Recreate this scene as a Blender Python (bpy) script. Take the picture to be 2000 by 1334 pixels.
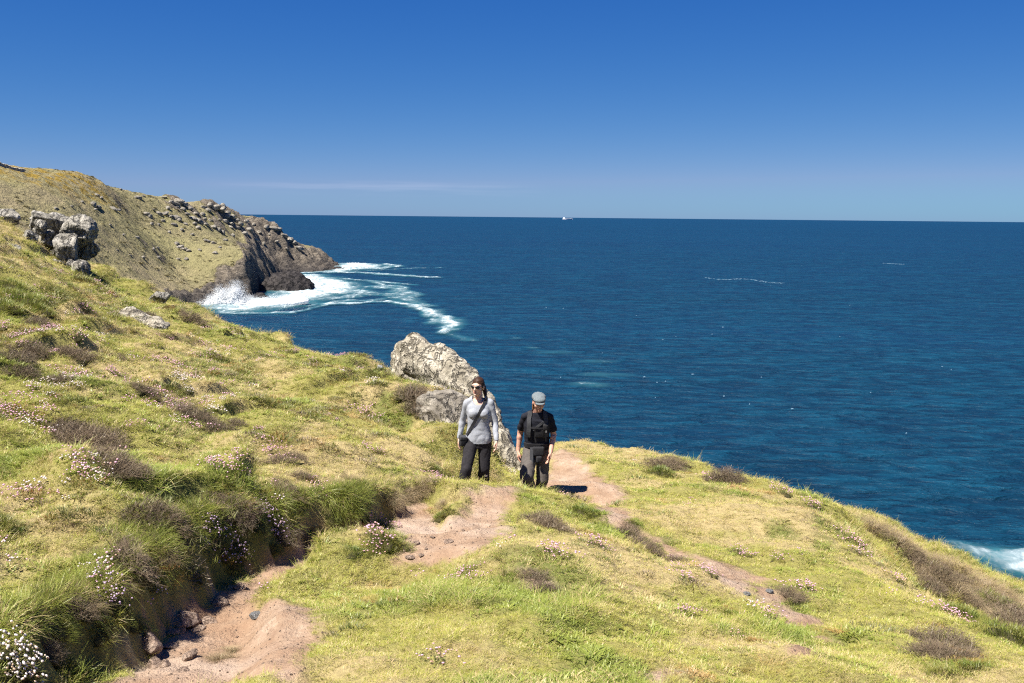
import bpy, bmesh, math, random
import numpy as np
from mathutils import Vector, Matrix, Euler, noise as mnoise

for _o in list(bpy.data.objects):
    bpy.data.objects.remove(_o)
SC = bpy.context.scene
COL = SC.collection
R = math.radians
rng = np.random.default_rng(7)
random.seed(7)

# ------------------------------------------------------------------ camera
EZ = 42.0                      # eye height above the sea (sea surface is z = 0)
FPX = 1944.0                   # focal length in pixels of a 2000 px wide picture
PITCH = math.atan(244.4 / FPX)
ROLL = 0.0099
_f = np.array([0, math.cos(PITCH), -math.sin(PITCH)])
_u0 = np.array([0, math.sin(PITCH), math.cos(PITCH)])
_r0 = np.array([1.0, 0, 0])
_r = math.cos(ROLL) * _r0 + math.sin(ROLL) * _u0
_u = math.cos(ROLL) * _u0 - math.sin(ROLL) * _r0
cam_data = bpy.data.cameras.new('camera')
cam = bpy.data.objects.new('camera', cam_data)
COL.objects.link(cam)
cam_data.sensor_width = 36.0
cam_data.lens = 36.0 * FPX / 2000.0
cam_data.clip_start = 0.1
cam_data.clip_end = 200000.0
cam.matrix_world = Matrix(((_r[0], _u[0], -_f[0], 0), (_r[1], _u[1], -_f[1], 0), (_r[2], _u[2], -_f[2], EZ), (0, 0, 0, 1)))
SC.camera = cam

# ------------------------------------------------------------------ sky, sun, exposure
EXPOSURE = 1.42
SUN_EL = R(60)
SUN_FROM = (-0.78, -0.62)      # horizontal direction towards the sun
_az = math.atan2(SUN_FROM[0], SUN_FROM[1])
world = bpy.data.worlds.new('World')
SC.world = world
world.use_nodes = True
wn, wl = world.node_tree.nodes, world.node_tree.links
wn.clear()
w_out = wn.new('ShaderNodeOutputWorld')
w_bg = wn.new('ShaderNodeBackground')
w_sky = wn.new('ShaderNodeTexSky')
w_sky.sky_type = 'NISHITA'
w_sky.sun_disc = False
w_sky.sun_elevation = SUN_EL
w_sky.sun_rotation = _az
w_sky.altitude = 0
w_sky.air_density = 0.5
w_sky.dust_density = 0.3
w_sky.ozone_density = 3.0
# deep polarised blue: one power curve per channel over the whole sky
w_sep = wn.new('ShaderNodeSeparateColor'); w_cmb = wn.new('ShaderNodeCombineColor')
wl.new(w_sky.outputs[0], w_sep.inputs[0])
for _i, (_e, _t, _top) in enumerate(((1.806, 1.471, 0.375), (0.999, 0.7425, 0.62), (0.463, 0.7817, 0.75))):
    _m = wn.new('ShaderNodeMath'); _m.operation = 'MULTIPLY'; wl.new(w_sep.outputs[_i], _m.inputs[0]); _m.inputs[1].default_value = 0.1
    _c = wn.new('ShaderNodeMath'); _c.operation = 'MINIMUM'; wl.new(_m.outputs[0], _c.inputs[0]); _c.inputs[1].default_value = _top
    _p = wn.new('ShaderNodeMath'); _p.operation = 'POWER'; wl.new(_c.outputs[0], _p.inputs[0]); _p.inputs[1].default_value = _e
    _k = wn.new('ShaderNodeMath'); _k.operation = 'MULTIPLY'; wl.new(_p.outputs[0], _k.inputs[0]); _k.inputs[1].default_value = _t * 10 / 2 ** EXPOSURE
    wl.new(_k.outputs[0], w_cmb.inputs[_i])
# a faint streak of thin cloud low over the sea
w_geo = wn.new('ShaderNodeTexCoord'); w_xyz = wn.new('ShaderNodeSeparateXYZ'); wl.new(w_geo.outputs['Generated'], w_xyz.inputs[0])
w_map = wn.new('ShaderNodeMapping'); w_map.inputs['Scale'].default_value = (7, 7, 160); wl.new(w_geo.outputs['Generated'], w_map.inputs[0])
w_noi = wn.new('ShaderNodeTexNoise'); w_noi.inputs['Scale'].default_value = 1.0; w_noi.inputs['Detail'].default_value = 5; wl.new(w_map.outputs[0], w_noi.inputs['Vector'])
w_rmp = wn.new('ShaderNodeValToRGB'); w_rmp.color_ramp.elements[0].position = 0.42; w_rmp.color_ramp.elements[1].position = 0.8; wl.new(w_noi.outputs[0], w_rmp.inputs[0])
def _bump01(src, c, w):
    a1 = wn.new('ShaderNodeMath'); a1.operation = 'SUBTRACT'; wl.new(src, a1.inputs[0]); a1.inputs[1].default_value = c
    a2 = wn.new('ShaderNodeMath'); a2.operation = 'DIVIDE'; wl.new(a1.outputs[0], a2.inputs[0]); a2.inputs[1].default_value = w
    a3 = wn.new('ShaderNodeMath'); a3.operation = 'POWER'; wl.new(a2.outputs[0], a3.inputs[0]); a3.inputs[1].default_value = 2
    a4 = wn.new('ShaderNodeMath'); a4.operation = 'SUBTRACT'; a4.use_clamp = True; a4.inputs[0].default_value = 1; wl.new(a3.outputs[0], a4.inputs[1])
    return a4.outputs[0]
_c1 = _bump01(w_xyz.outputs[2], 0.0265, 0.0085)
_c2 = _bump01(w_xyz.outputs[0], -0.13, 0.17)
_cm = wn.new('ShaderNodeMath'); _cm.operation = 'MULTIPLY'; wl.new(_c1, _cm.inputs[0]); wl.new(_c2, _cm.inputs[1])
_cn = wn.new('ShaderNodeMath'); _cn.operation = 'MULTIPLY'; wl.new(_cm.outputs[0], _cn.inputs[0]); wl.new(w_rmp.outputs[0], _cn.inputs[1])
_cf = wn.new('ShaderNodeMath'); _cf.operation = 'MULTIPLY'; wl.new(_cn.outputs[0], _cf.inputs[0]); _cf.inputs[1].default_value = 0.20
w_mix = wn.new('ShaderNodeMix'); w_mix.data_type = 'RGBA'
wl.new(_cf.outputs[0], w_mix.inputs[0]); wl.new(w_cmb.outputs[0], w_mix.inputs[6]); w_mix.inputs[7].default_value = (3.4, 3.4, 4.1, 1)
w_bg.inputs['Strength'].default_value = 0.1
wl.new(w_mix.outputs[2], w_bg.inputs['Color'])
wl.new(w_bg.outputs[0], w_out.inputs['Surface'])

sun_data = bpy.data.lights.new('sun', 'SUN')
sun_data.energy = 4.6
sun_data.angle = R(0.53)
sun_data.color = (1.0, 0.94, 0.85)
sun = bpy.data.objects.new('sun', sun_data)
COL.objects.link(sun)
_sd = Vector((SUN_FROM[0] * math.cos(SUN_EL), SUN_FROM[1] * math.cos(SUN_EL), math.sin(SUN_EL)))
_sd = Vector((_sd.x, _sd.y, _sd.z)).normalized()
sun.rotation_euler = _sd.to_track_quat('Z', 'Y').to_euler()
sun.location = (0, 0, 80)

SC.view_settings.view_transform = 'Standard'
SC.view_settings.look = 'None'
SC.view_settings.exposure = EXPOSURE
SC.view_settings.gamma = 1.0
SC.view_settings.use_curve_mapping = False
SC.render.engine = 'CYCLES'
SC.cycles.use_denoising = False
SC.cycles.max_bounces = 3
SC.cycles.use_light_tree = False
SC.cycles.sample_clamp_direct = 4.0
SC.cycles.sample_clamp_indirect = 3.0
SC.cycles.diffuse_bounces = 2
SC.cycles.transparent_max_bounces = 16
SC.cycles.filter_width = 1.2
SC.cycles.use_adaptive_sampling = False

# ------------------------------------------------------------------ helpers
def ray(px, py):
    a = (np.asarray(px, float) - 1000) / FPX
    b = (667 - np.asarray(py, float)) / FPX
    d = _f + a[..., None] * _r + b[..., None] * _u
    return d

def at(px, py, Y):
    """the point seen at a picture position at a given distance ahead"""
    d = ray(np.array([px]), np.array([py]))[0]
    p = d * (Y / d[1])
    return np.array([p[0], p[1], p[2] + EZ])

def on_sea(px, py):
    d = ray(np.array([px]), np.array([py]))[0]
    k = EZ / -d[2]
    return np.array([d[0] * k, d[1] * k, 0.0])

_tab = np.random.default_rng(3).random((256, 256)) * 2 * np.pi
_gx, _gy = np.cos(_tab), np.sin(_tab)
def pnoise(x, y, seed=0):
    x = np.asarray(x, float) + seed * 17.31
    y = np.asarray(y, float) - seed * 9.77
    xi = np.floor(x).astype(int); yi = np.floor(y).astype(int)
    xf = x - xi; yf = y - yi
    u = xf * xf * xf * (xf * (xf * 6 - 15) + 10); v = yf * yf * yf * (yf * (yf * 6 - 15) + 10)
    def g(ix, iy, fx, fy):
        a = ix & 255; b = iy & 255
        return _gx[a, b] * fx + _gy[a, b] * fy
    n00 = g(xi, yi, xf, yf); n10 = g(xi + 1, yi, xf - 1, yf)
    n01 = g(xi, yi + 1, xf, yf - 1); n11 = g(xi + 1, yi + 1, xf - 1, yf - 1)
    return ((n00 * (1 - u) + n10 * u) * (1 - v) + (n01 * (1 - u) + n11 * u) * v) * 1.5

def fbm(x, y, octv=4, seed=0, gain=0.5):
    s = 0; a = 1.0; f = 1.0
    for k in range(octv):
        s = s + a * pnoise(np.asarray(x) * f, np.asarray(y) * f, seed + k * 5)
        a *= gain; f *= 2.03
    return s

def ridged(x, y, octv=4, seed=0):
    s = 0; a = 0.6; f = 1.0
    for k in range(octv):
        s = s + a * (1 - np.abs(pnoise(np.asarray(x) * f, np.asarray(y) * f, seed + k * 3)) * 2)
        a *= 0.5; f *= 2.1
    return s

def sstep(a, b, x):
    t = np.clip((x - a) / (b - a), 0, 1)
    return t * t * (3 - 2 * t)

class TPS:
    """smooth surface through scattered heights"""
    def __init__(self, P, z, lam=0.02):
        P = np.asarray(P, float); z = np.asarray(z, float)
        self.P = P; n = len(P)
        d2 = ((P[:, None] - P[None]) ** 2).sum(-1)
        K = 0.5 * d2 * np.log(d2 + 1e-9) + lam * np.eye(n)
        Q = np.c_[np.ones(n), P]
        A = np.block([[K, Q], [Q.T, np.zeros((3, 3))]])
        self.w = np.linalg.solve(A, np.r_[z, 0, 0, 0])
    def __call__(self, x, y):
        x = np.asarray(x, float); y = np.asarray(y, float)
        out = np.zeros(x.shape) + self.w[-3] + self.w[-2] * x + self.w[-1] * y
        for (px, py), w in zip(self.P, self.w[:-3]):
            d2 = (x - px) ** 2 + (y - py) ** 2
            out += w * 0.5 * d2 * np.log(d2 + 1e-9)
        return out

def seg_dist(x, y, pts):
    """distance to a polyline, position along it (0..n-1) and the side (+1 = to the right of travel)"""
    best = np.full(np.shape(x), 1e9); tt = np.zeros(np.shape(x)); side = np.ones(np.shape(x))
    for i in range(len(pts) - 1):
        ax, ay = pts[i][:2]; bx, by = pts[i + 1][:2]
        dx, dy = bx - ax, by - ay; L2 = dx * dx + dy * dy + 1e-12
        t = np.clip(((x - ax) * dx + (y - ay) * dy) / L2, 0, 1)
        ex = x - ax - t * dx; ey = y - ay - t * dy
        d = np.hypot(ex, ey); m = d < best
        best = np.where(m, d, best); tt = np.where(m, i + t, tt)
        side = np.where(m, np.where(dx * ey - dy * ex < 0, 1.0, -1.0), side)
    return best, tt, side

def poly_sd(x, y, pts):
    """signed distance to a polygon, positive inside"""
    inside = np.zeros(np.shape(x), bool); best = np.full(np.shape(x), 1e9)
    n = len(pts)
    for i in range(n):
        ax, ay = pts[i][:2]; bx, by = pts[(i + 1) % n][:2]
        dx, dy = bx - ax, by - ay
        t = np.clip(((x - ax) * dx + (y - ay) * dy) / (dx * dx + dy * dy + 1e-12), 0, 1)
        best = np.minimum(best, np.hypot(x - ax - t * dx, y - ay - t * dy))
        c = ((ay > y) != (by > y)) & (x < dx * (y - ay) / (dy if abs(dy) > 1e-12 else 1e-12) + ax)
        inside ^= c
    return np.where(inside, best, -best)

def np_mesh(name, verts, faces, mat=None, smooth=True, attrs=None):
    """mesh from arrays; faces is an (n,3) or (n,4) int array"""
    me = bpy.data.meshes.new(name)
    verts = np.asarray(verts, np.float32); faces = np.asarray(faces, np.int32)
    me.vertices.add(len(verts)); me.vertices.foreach_set('co', verts.ravel())
    k = faces.shape[1]
    me.loops.add(faces.size); me.loops.foreach_set('vertex_index', faces.ravel())
    me.polygons.add(len(faces))
    me.polygons.foreach_set('loop_start', np.arange(0, faces.size, k, dtype=np.int32))
    me.update(calc_edges=True)
    me.polygons.foreach_set('use_smooth', np.full(len(faces), smooth))
    for kk, vv in (attrs or {}).items():
        vv = np.asarray(vv, np.float32)
        if vv.ndim == 1:
            a = me.attributes.new(kk, 'FLOAT', 'POINT'); a.data.foreach_set('value', vv)
        elif vv.shape[1] == 3:
            a = me.attributes.new(kk, 'FLOAT_VECTOR', 'POINT'); a.data.foreach_set('vector', vv.ravel())
    if mat: me.materials.append(mat)
    me.validate()
    return me

def link(name, me, parent=None, **props):
    o = bpy.data.objects.new(name, me)
    COL.objects.link(o)
    if parent is not None: o.parent = parent
    for k, v in props.items():
        if v is not None: o[k] = v
    return o

def empty(name, loc=(0, 0, 0), rz=0, **props):
    o = link(name, None, None, **props)
    o.location = loc; o.rotation_euler = (0, 0, rz); o.empty_display_size = 0.1
    return o

def copy_tree(o, parent=None):
    c = o.copy(); COL.objects.link(c); c.parent = parent
    for ch in o.children: copy_tree(ch, c)
    return c

# ---- node helpers
class NT:
    def __init__(self, name):
        self.m = bpy.data.materials.new(name); self.m.use_nodes = True
        self.n = self.m.node_tree.nodes; self.l = self.m.node_tree.links
        self.bsdf = self.n['Principled BSDF']; self.out = self.n['Material Output']
    def new(self, t, **kw):
        nd = self.n.new(t)
        for k, v in kw.items(): setattr(nd, k, v)
        return nd
    def put(self, sock, v):
        if hasattr(v, 'is_output') or isinstance(v, bpy.types.NodeSocket): self.l.new(v, sock)
        else: sock.default_value = v
    def pos(self):
        return self.new('ShaderNodeNewGeometry').outputs['Position']
    def attr(self, name, kind='GEOMETRY'):
        a = self.new('ShaderNodeAttribute', attribute_name=name, attribute_type=kind)
        return a
    def noise(self, scale, detail=4, rough=0.55, vec=None, dist=0.0, out=0):
        t = self.new('ShaderNodeTexNoise'); t.inputs['Scale'].default_value = scale
        t.inputs['Detail'].default_value = detail; t.inputs['Roughness'].default_value = rough
        t.inputs['Distortion'].default_value = dist
        if vec is not None: self.l.new(vec, t.inputs['Vector'])
        return t.outputs[out]
    def voro(self, scale, vec=None, feature='F1', out='Distance', rand=1.0):
        t = self.new('ShaderNodeTexVoronoi', feature=feature); t.inputs['Scale'].default_value = scale
        t.inputs['Randomness'].default_value = rand
        if vec is not None: self.l.new(vec, t.inputs['Vector'])
        return t.outputs[out]
    def scale(self, vec, s):
        t = self.new('ShaderNodeVectorMath', operation='MULTIPLY'); self.l.new(vec, t.inputs[0]); t.inputs[1].default_value = s
        return t.outputs[0]
    def ramp(self, fac, stops, interp='LINEAR'):
        t = self.new('ShaderNodeValToRGB'); e = t.color_ramp.elements; t.color_ramp.interpolation = interp
        while len(e) < len(stops): e.new(0.5)
        for el, (p, c) in zip(e, stops):
            el.position = p; el.color = (*c, 1) if not np.isscalar(c) else (c, c, c, 1)
        self.put(t.inputs[0], fac)
        return t.outputs[0]
    def math(self, op, a, b=0.0, clamp=False):
        t = self.new('ShaderNodeMath', operation=op, use_clamp=clamp)
        self.put(t.inputs[0], a); self.put(t.inputs[1], b)
        return t.outputs[0]
    def mix(self, fac, a, b, mode='MIX'):
        t = self.new('ShaderNodeMix', data_type='RGBA', blend_type=mode)
        self.put(t.inputs[0], fac)
        self.put(t.inputs[6], (*a, 1) if isinstance(a, tuple) else a)
        self.put(t.inputs[7], (*b, 1) if isinstance(b, tuple) else b)
        return t.outputs[2]
    def bump(self, h, dist=0.05, strength=1.0, normal=None):
        t = self.new('ShaderNodeBump'); t.inputs['Distance'].default_value = dist; t.inputs['Strength'].default_value = strength
        self.l.new(h, t.inputs['Height'])
        if normal is not None: self.l.new(normal, t.inputs['Normal'])
        return t.outputs[0]
    def set(self, **kw):
        names = {'color': 'Base Color', 'rough': 'Roughness', 'normal': 'Normal', 'spec': 'Specular IOR Level', 'alpha': 'Alpha', 'metal': 'Metallic', 'sss': 'Subsurface Weight'}
        for k, v in kw.items():
            s = self.bsdf.inputs[names[k]]
            if isinstance(v, tuple) and len(v) == 3: v = (*v, 1)
            self.put(s, v)
        return self.m
# ------------------------------------------------------------------ the near hillside
CP = [  # picture position and distance ahead of points on the ground
 (1000,1334,5.2),(1000,1200,6.5),(1000,1100,8.0),(1000,1020,9.8),(950,962,11.7),(1060,968,11.8),
 (1110,948,14.6),(1080,945,14.3),(1100,900,17),(1085,880,18.5),(1160,945,15),(1200,1000,12.8),(1300,1070,10.8),(1450,1140,9.2),(1600,1210,8.0),
 (1090,864,20.5),(1180,867,20),(1320,892,18.5),(1500,947,16.5),(1640,992,15.5),
 (1400,960,14.5),(1400,1050,11.5),(1600,1100,10.5),(1400,1250,6.8),(1700,1300,6.6),(1200,1120,8.2),(1250,910,17.0),
 (1660,1050,13),(1750,1130,11),(1850,1210,9.2),(2000,1285,7.6),(2150,1340,6.6),
 (1900,1230,16),(1900,1150,19.5),(1750,1060,20),(1700,1022,24),(1850,1084,24),(2000,1142,23),(2200,1215,21),(2150,1260,16),
 (1580,985,18.5),(1640,1000,19),(1680,1015,20.5),(1540,975,19),(1600,1020,14.5),(740,720,24),(758,742,19.4),(730,742,20.5),(800,754,18.2),(700,760,19),(800,850,15.5),(800,930,12.3),(850,900,13.5),(1000,898,17.4),(958,902,16.0),(982,896,16.8),(938,892,15.6),(1020,888,18.5),(1060,874,19.5),(985,893,19.0),(1000,884,21.0),(960,925,14.7),(850,764,17.4),(900,778,16.7),(850,830,15.4),(900,840,15.0),
 (600,700,23),(600,800,15.5),(600,900,11.5),(620,1000,9.3),(640,708,27),(520,653,31),(390,612,34),(300,596,33),(200,580,31),
 (300,620,23),(300,700,16.3),(300,800,12.2),(300,900,9.6),(300,980,8.2),
 (0,950,7.8),(0,800,10.6),(0,690,13.5),(0,560,19),(0,490,24),(0,432,30),(-200,470,20),(-200,400,30),
 (0,1150,5.9),(0,1300,4.9),(150,1250,5.3),(650,1120,8.0),(560,1180,7.0),(500,1300,5.7),(760,1130,8.2),(700,1250,6.0),
]
_P = [at(*c) for c in CP]
_P += [np.array([x, y, z + EZ]) for x, y, z in [
 (-0.44,13.2,-3.85),(0.37,14.0,-4.23),(0.1,12.9,-3.75),(0.9,15.6,-4.2),(-0.1,15.0,-3.95),
 (6.0,12.6,-6.2),(7.2,10.8,-6.0),(8.5,9.0,-5.6),(6.8,15.2,-6.5),
 (-20,0,0.6),(20,0,-6.5),(0,-15,-0.9),(-20,-15,1.5),(20,-15,-6),(0,0,-1.75),(-3,2,-1.75),(3,2,-2.5),(-30,25,3),(-25,40,1.5)]]
_P = np.array(_P)
GROUND_S = TPS(_P[:, :2], _P[:, 2], lam=0.015)

RIM = [(-300,37),(60,36),(200,36.5),(390,35.5),(520,32.5),(640,28.5),(740,25.5),(850,24),(1000,22),(1090,21.3),(1180,20.8),(1320,19.4),(1500,17.4),(1600,18),(1640,22),(1700,25.5),(1850,25.5),(2000,24.5),(2300,22)]
_rt, _rr = [], []
for _px, _Y in RIM:
    _d = ray(np.array([_px]), np.array([800]))[0]; _x = _d[0] * _Y / _d[1]
    _rt.append(math.atan2(_x, _Y)); _rr.append(math.hypot(_x, _Y))
_rt = np.array([-math.pi, -1.6, -1.0] + _rt + [0.9, 1.3, math.pi]); _rr = np.array([70, 60, 45] + _rr + [22, 26, 70])

# hollowed path: (px, py, Y, half width, soft left, soft right)
def trench(pts): return [(*at(p[0], p[1], p[2]), *p[3:]) for p in pts]
TRENCHES = [
 trench([(200,1420,5.1,.30,.36,.5),(330,1320,6.0,.25,.34,.5),(400,1235,7.1,.22,.32,.45),(480,1160,8.1,.20,.30,.35),(565,1112,9.0,.18,.28,.3),(660,1090,9.5,.25,.15,.3),(750,1085,9.6,.32,.2,.3),(800,1045,10.2,.32,.14,.4),(815,1010,11.0,.22,.12,.3),(812,985,11.6,.10,.12,.25)]),
 trench([(810,1075,9.75,.25,.3,.5),(900,1045,10.0,.35,.35,.5),(960,1005,10.8,.25,.4,.4)]),
]

def ground_z(x, y, fine=True):
    x = np.asarray(x, float); y = np.asarray(y, float)
    r = np.hypot(x, y); th = np.arctan2(x, y)
    rho = np.interp(th, _rt, _rr) + 0.7 * pnoise(th * 14, th * 0 + 3.3, 4) + 0.3 * pnoise(th * 50, th * 0 + 1.3, 5)
    rc = np.minimum(r, rho + 2.5)
    k = np.where(r > 1e-6, rc / np.maximum(r, 1e-6), 1)
    xs, ys = x * k, y * k
    z = GROUND_S(xs, ys)
    # hummocks and small terraces
    damp = np.clip((r - 2) / 4, 0.2, 1)
    z = z + damp * (0.11 * fbm(x * 0.42, y * 0.42, 2, 11) + 0.07 * fbm(x * 1.1, y * 1.1, 3, 21))
    lft = sstep(0.5, -4.0, x)
    tread = (x * 0.55 + y * 0.25) + 0.9 * fbm(x * 0.35, y * 0.35, 2, 31)
    z = z + damp * (0.03 + 0.08 * lft) * np.sin(tread * 5.2) * (0.5 + 0.5 * pnoise(x * 0.5, y * 0.5, 9))
    tr2 = (x * 0.8 - y * 0.42) * 0.62 + 0.75 * fbm(x * 0.3, y * 0.3, 3, 33)
    fr2 = tr2 - np.floor(tr2)
    z = z + damp * lft * 0.34 * sstep(-0.15, 0.45, fbm(x * 0.45, y * 0.45, 2, 35)) * (fr2 - sstep(0.80, 1.0, fr2) - 0.35)
    right_low = sstep(6.2, 8.0, x) * sstep(11, 14, y)
    z = z + right_low * (0.35 * ridged(x * 0.8, y * 0.55, 3, 41) - 0.15)
    for T in TRENCHES:
        wob = 0.15 * fbm(x * 1.3, y * 1.3, 2, 51) + 0.035 * fbm(x * 5, y * 5, 2, 52)
        d, t, s = seg_dist(x, y, T)
        d = d + wob
        idx = np.arange(len(T)); col = lambda c: np.interp(t, idx, [p[c] for p in T])
        fl, hw = col(2), col(3); soft = np.where(s > 0, col(5), col(4))
        a = sstep(hw, hw + soft, d)
        zt = fl + 0.03 * fbm(x * 2, y * 2, 3, 61)
        z = np.where(zt < z, zt * (1 - a) + z * a, z)
    if fine:
        z = z + 0.016 * fbm(x * 4.5, y * 4.5, 3, 71)
    d = r - rho
    drop = np.where(d > -1.5, 1.15 * (np.sqrt((d + 1.5) ** 2 + 4.0) - 2.0) , 0)
    z = z - drop * sstep(-1.5, 0.2, d)
    z = z - np.maximum(d - 2, 0) * 0.25 * (0.6 + 0.8 * np.abs(fbm(x * 0.08, y * 0.08, 3, 81)))
    return np.maximum(z, -3.0)

def ground(px, py):
    """the ground point that shows at a picture position (march along the sight line)"""
    px = np.atleast_1d(np.asarray(px, float)); py = np.atleast_1d(np.asarray(py, float))
    d = ray(px, py); d = d / d[:, 1:2]
    Y = np.geomspace(3.2, 45, 520)
    X = d[:, 0:1] * Y; Z = d[:, 2:3] * Y + EZ
    hit = ground_z(X, Y[None] + 0 * X, False) >= Z
    i = np.where(hit.any(1), hit.argmax(1), len(Y) - 1)
    i = np.maximum(i, 1)
    lo, hi = Y[i - 1], Y[i]
    for _ in range(8):
        m = (lo + hi) / 2
        h = ground_z(d[:, 0] * m, m, False) >= d[:, 2] * m + EZ
        hi = np.where(h, m, hi); lo = np.where(h, lo, m)
    x, y = d[:, 0] * hi, hi
    return np.c_[x, y, ground_z(x, y)]

# bare earth: areas drawn on the ground
BARE = [
 [(290,1345),(340,1280),(400,1235),(470,1190),(560,1175),(612,1190),(632,1240),(590,1280),(600,1345)],
 [(300,1345),(330,1270),(380,1225),(450,1165),(520,1115),(565,1098),(540,1130),(480,1190),(420,1250),(400,1345)],
 [(762,1100),(785,1050),(792,1010),(815,1000),(850,1035),(872,1018),(905,990),(930,968),(985,958),(1000,975),(985,1005),(990,1040),(960,1065),(900,1085),(850,1105),(805,1112)],
 [(905,962),(1000,950),(1010,975),(930,985)],
 [(1055,957),(1072,925),(1078,890),(1095,874),(1116,886),(1155,920),(1190,945),(1225,962),(1222,992),(1180,985),(1150,970),(1110,962)],
 [(1150,978),(1195,985),(1240,1022),(1262,1048),(1235,1050),(1180,1015)],
 [(1262,1046),(1302,1056),(1350,1082),(1370,1095),(1340,1100),(1290,1076)],
 [(1350,1082),(1390,1092),(1435,1105),(1490,1130),(1470,1170),(1415,1146),(1375,1118)],
 [(1455,1140),(1500,1148),(1530,1165),(1520,1190),(1480,1178)],
 [(1500,1180),(1545,1192),(1610,1212),(1620,1228),(1540,1222)],
 [(1535,1262),(1600,1270),(1590,1284),(1545,1278)],
 [(1650,1258),(1600,1240),(1560,1238),(1610,1252)],
 [(1010,1115),(1050,1120),(1085,1150),(1070,1165),(1030,1140)],
 [(1245,1305),(1300,1300),(1340,1318),(1280,1330)],
]
SOFT = [0.10,0.05,0.10,0.10,0.12,0.08,0.10,0.12,0.12,0.07,0.05,0.04,0.10,0.08]
_bare_polys = None
def bare_mask(x, y):
    global _bare_polys
    if _bare_polys is None:
        allp = [p for b in BARE for p in b]
        g = ground([p[0] for p in allp], [p[1] for p in allp]); _bare_polys = []; k = 0
        for b in BARE:
            _bare_polys.append([tuple(q[:2]) for q in g[k:k + len(b)]]); k += len(b)
    x = np.asarray(x, float); y = np.asarray(y, float)
    n = 0.55 * fbm(x * 2.0, y * 2.0, 3, 91) + 0.75 * fbm(x * 7, y * 7, 2, 92)
    out = np.zeros(x.shape)
    for P, s in zip(_bare_polys, SOFT):
        P_ = np.array(P); lo = P_.min(0) - 0.7; hi = P_.max(0) + 0.7
        m = (x > lo[0]) & (x < hi[0]) & (y > lo[1]) & (y < hi[1])
        if not m.any(): continue
        sd = poly_sd(x[m], y[m], P)
        v = sstep(-s, s, sd + n[m] * s * 1.1)
        out[m] = np.maximum(out[m], v)
    # the hollow where the two people walk, and the floor of the trench
    d, t, s_ = seg_dist(x, y, [(0.9, 15.6), (0.37, 14.0), (-0.2, 13.1), (-0.35, 12.3)])
    out = np.maximum(out, sstep(0.42, 0.22, d + n * 0.15))
    d, t, s_ = seg_dist(x, y, TRENCHES[0])
    hw = np.interp(t, np.arange(len(TRENCHES[0])), [p[3] for p in TRENCHES[0]])
    out = np.maximum(out, sstep(0.10, -0.04, d - hw + n * 0.10))
    return out

# polar grid: fine ahead of the camera, coarse behind
_th = np.r_[np.linspace(-math.pi, -0.62, 90, endpoint=False), np.linspace(-0.62, 0.62, 760), np.linspace(0.62, math.pi, 91)[1:]]
_rad = np.r_[0.3, 0.8, 1.3, 1.8, 2.3, 2.8, np.geomspace(3.2, 40, 520), np.geomspace(41, 120, 45)]
TT, RR = np.meshgrid(_th, _rad, indexing='ij')
_j = 0.0
GX, GY = RR * np.sin(TT), RR * np.cos(TT)
GZ = ground_z(GX.ravel(), GY.ravel()).reshape(GX.shape)
GB = bare_mask(GX.ravel(), GY.ravel()).reshape(GX.shape)

# cover: kinds of turf over the hill, read by the soil colour and by the grass
def cover(x, y):
    """dry (straw), lush (deep green), red (stunted reddish turf)"""
    dry = sstep(-0.25, 0.5, fbm(x * 0.33, y * 0.33, 3, 101) + 0.55 * fbm(x * 1.6, y * 1.6, 3, 103)) * 0.9
    lush = sstep(0.15, 0.75, fbm(x * 0.55, y * 0.55, 3, 111) + 0.5 * fbm(x * 2.6, y * 2.6, 2, 113))
    red = sstep(0.55, 0.95, fbm(x * 0.8, y * 0.8, 4, 121, 0.6) )
    return dry, lush, red
GD, GL, GR = [a.reshape(GX.shape) for a in cover(GX.ravel(), GY.ravel())]

nt, nr = GX.shape
_id = np.arange(nt * nr).reshape(nt, nr)
_q = np.stack([_id[:-1, :-1], _id[:-1, 1:], _id[1:, 1:], _id[1:, :-1]], -1).reshape(-1, 4)[:, ::-1]
V = np.c_[GX.ravel(), GY.ravel(), GZ.ravel()]
_fb = GB.ravel()[_q].mean(1)
_in = (np.hypot(GX, GY).ravel()[_q].max(1) < 40)
is_path = (_fb > 0.5) & _in

t = NT('hillside_soil')
p = t.pos()
bare = t.attr('bare').outputs['Fac']; dry = t.attr('dry').outputs['Fac']; lush = t.attr('lush').outputs['Fac']
n1 = t.noise(3.0, 6, 0.65, p); n2 = t.noise(22, 4, 0.6, p); n3 = t.noise(0.9, 4, 0.6, p)
earth = t.ramp(n1, [(0.28, (0.20, 0.125, 0.08)), (0.5, (0.335, 0.24, 0.165)), (0.72, (0.44, 0.345, 0.26))])
earth = t.mix(t.ramp(n2, [(0.35, 0.0), (0.7, 0.65)]), earth, (0.24, 0.15, 0.10))
earth = t.mix(t.ramp(t.noise(0.7, 3, 0.5, t.scale(p, (1, 1, 1))), [(0.42, 0.0), (0.6, 0.5)]), earth, (0.30, 0.19, 0.12))
earth = t.mix(t.ramp(n3, [(0.5, 0.0), (0.75, 0.5)]), earth, (0.48, 0.40, 0.335))
turf = t.mix(dry, (0.25, 0.235, 0.07), (0.38, 0.30, 0.15))
turf = t.mix(lush, turf, (0.15, 0.165, 0.045))
turf = t.mix(t.ramp(n2, [(0.4, 0.0), (0.75, 0.6)]), turf, (0.17, 0.13, 0.065))
rock_far = t.attr('crag').outputs['Fac']
colr = t.mix(bare, turf, earth)
colr = t.mix(rock_far, colr, (0.13, 0.11, 0.085))
bh = t.math('ADD', t.noise(14, 6, 0.7, p), t.math('MULTIPLY', t.noise(60, 3, 0.6, p), 0.35))
t.set(color=colr, rough=0.95, spec=0.1, normal=t.bump(bh, 0.05, 0.9))
M_SOIL = t.m
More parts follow.
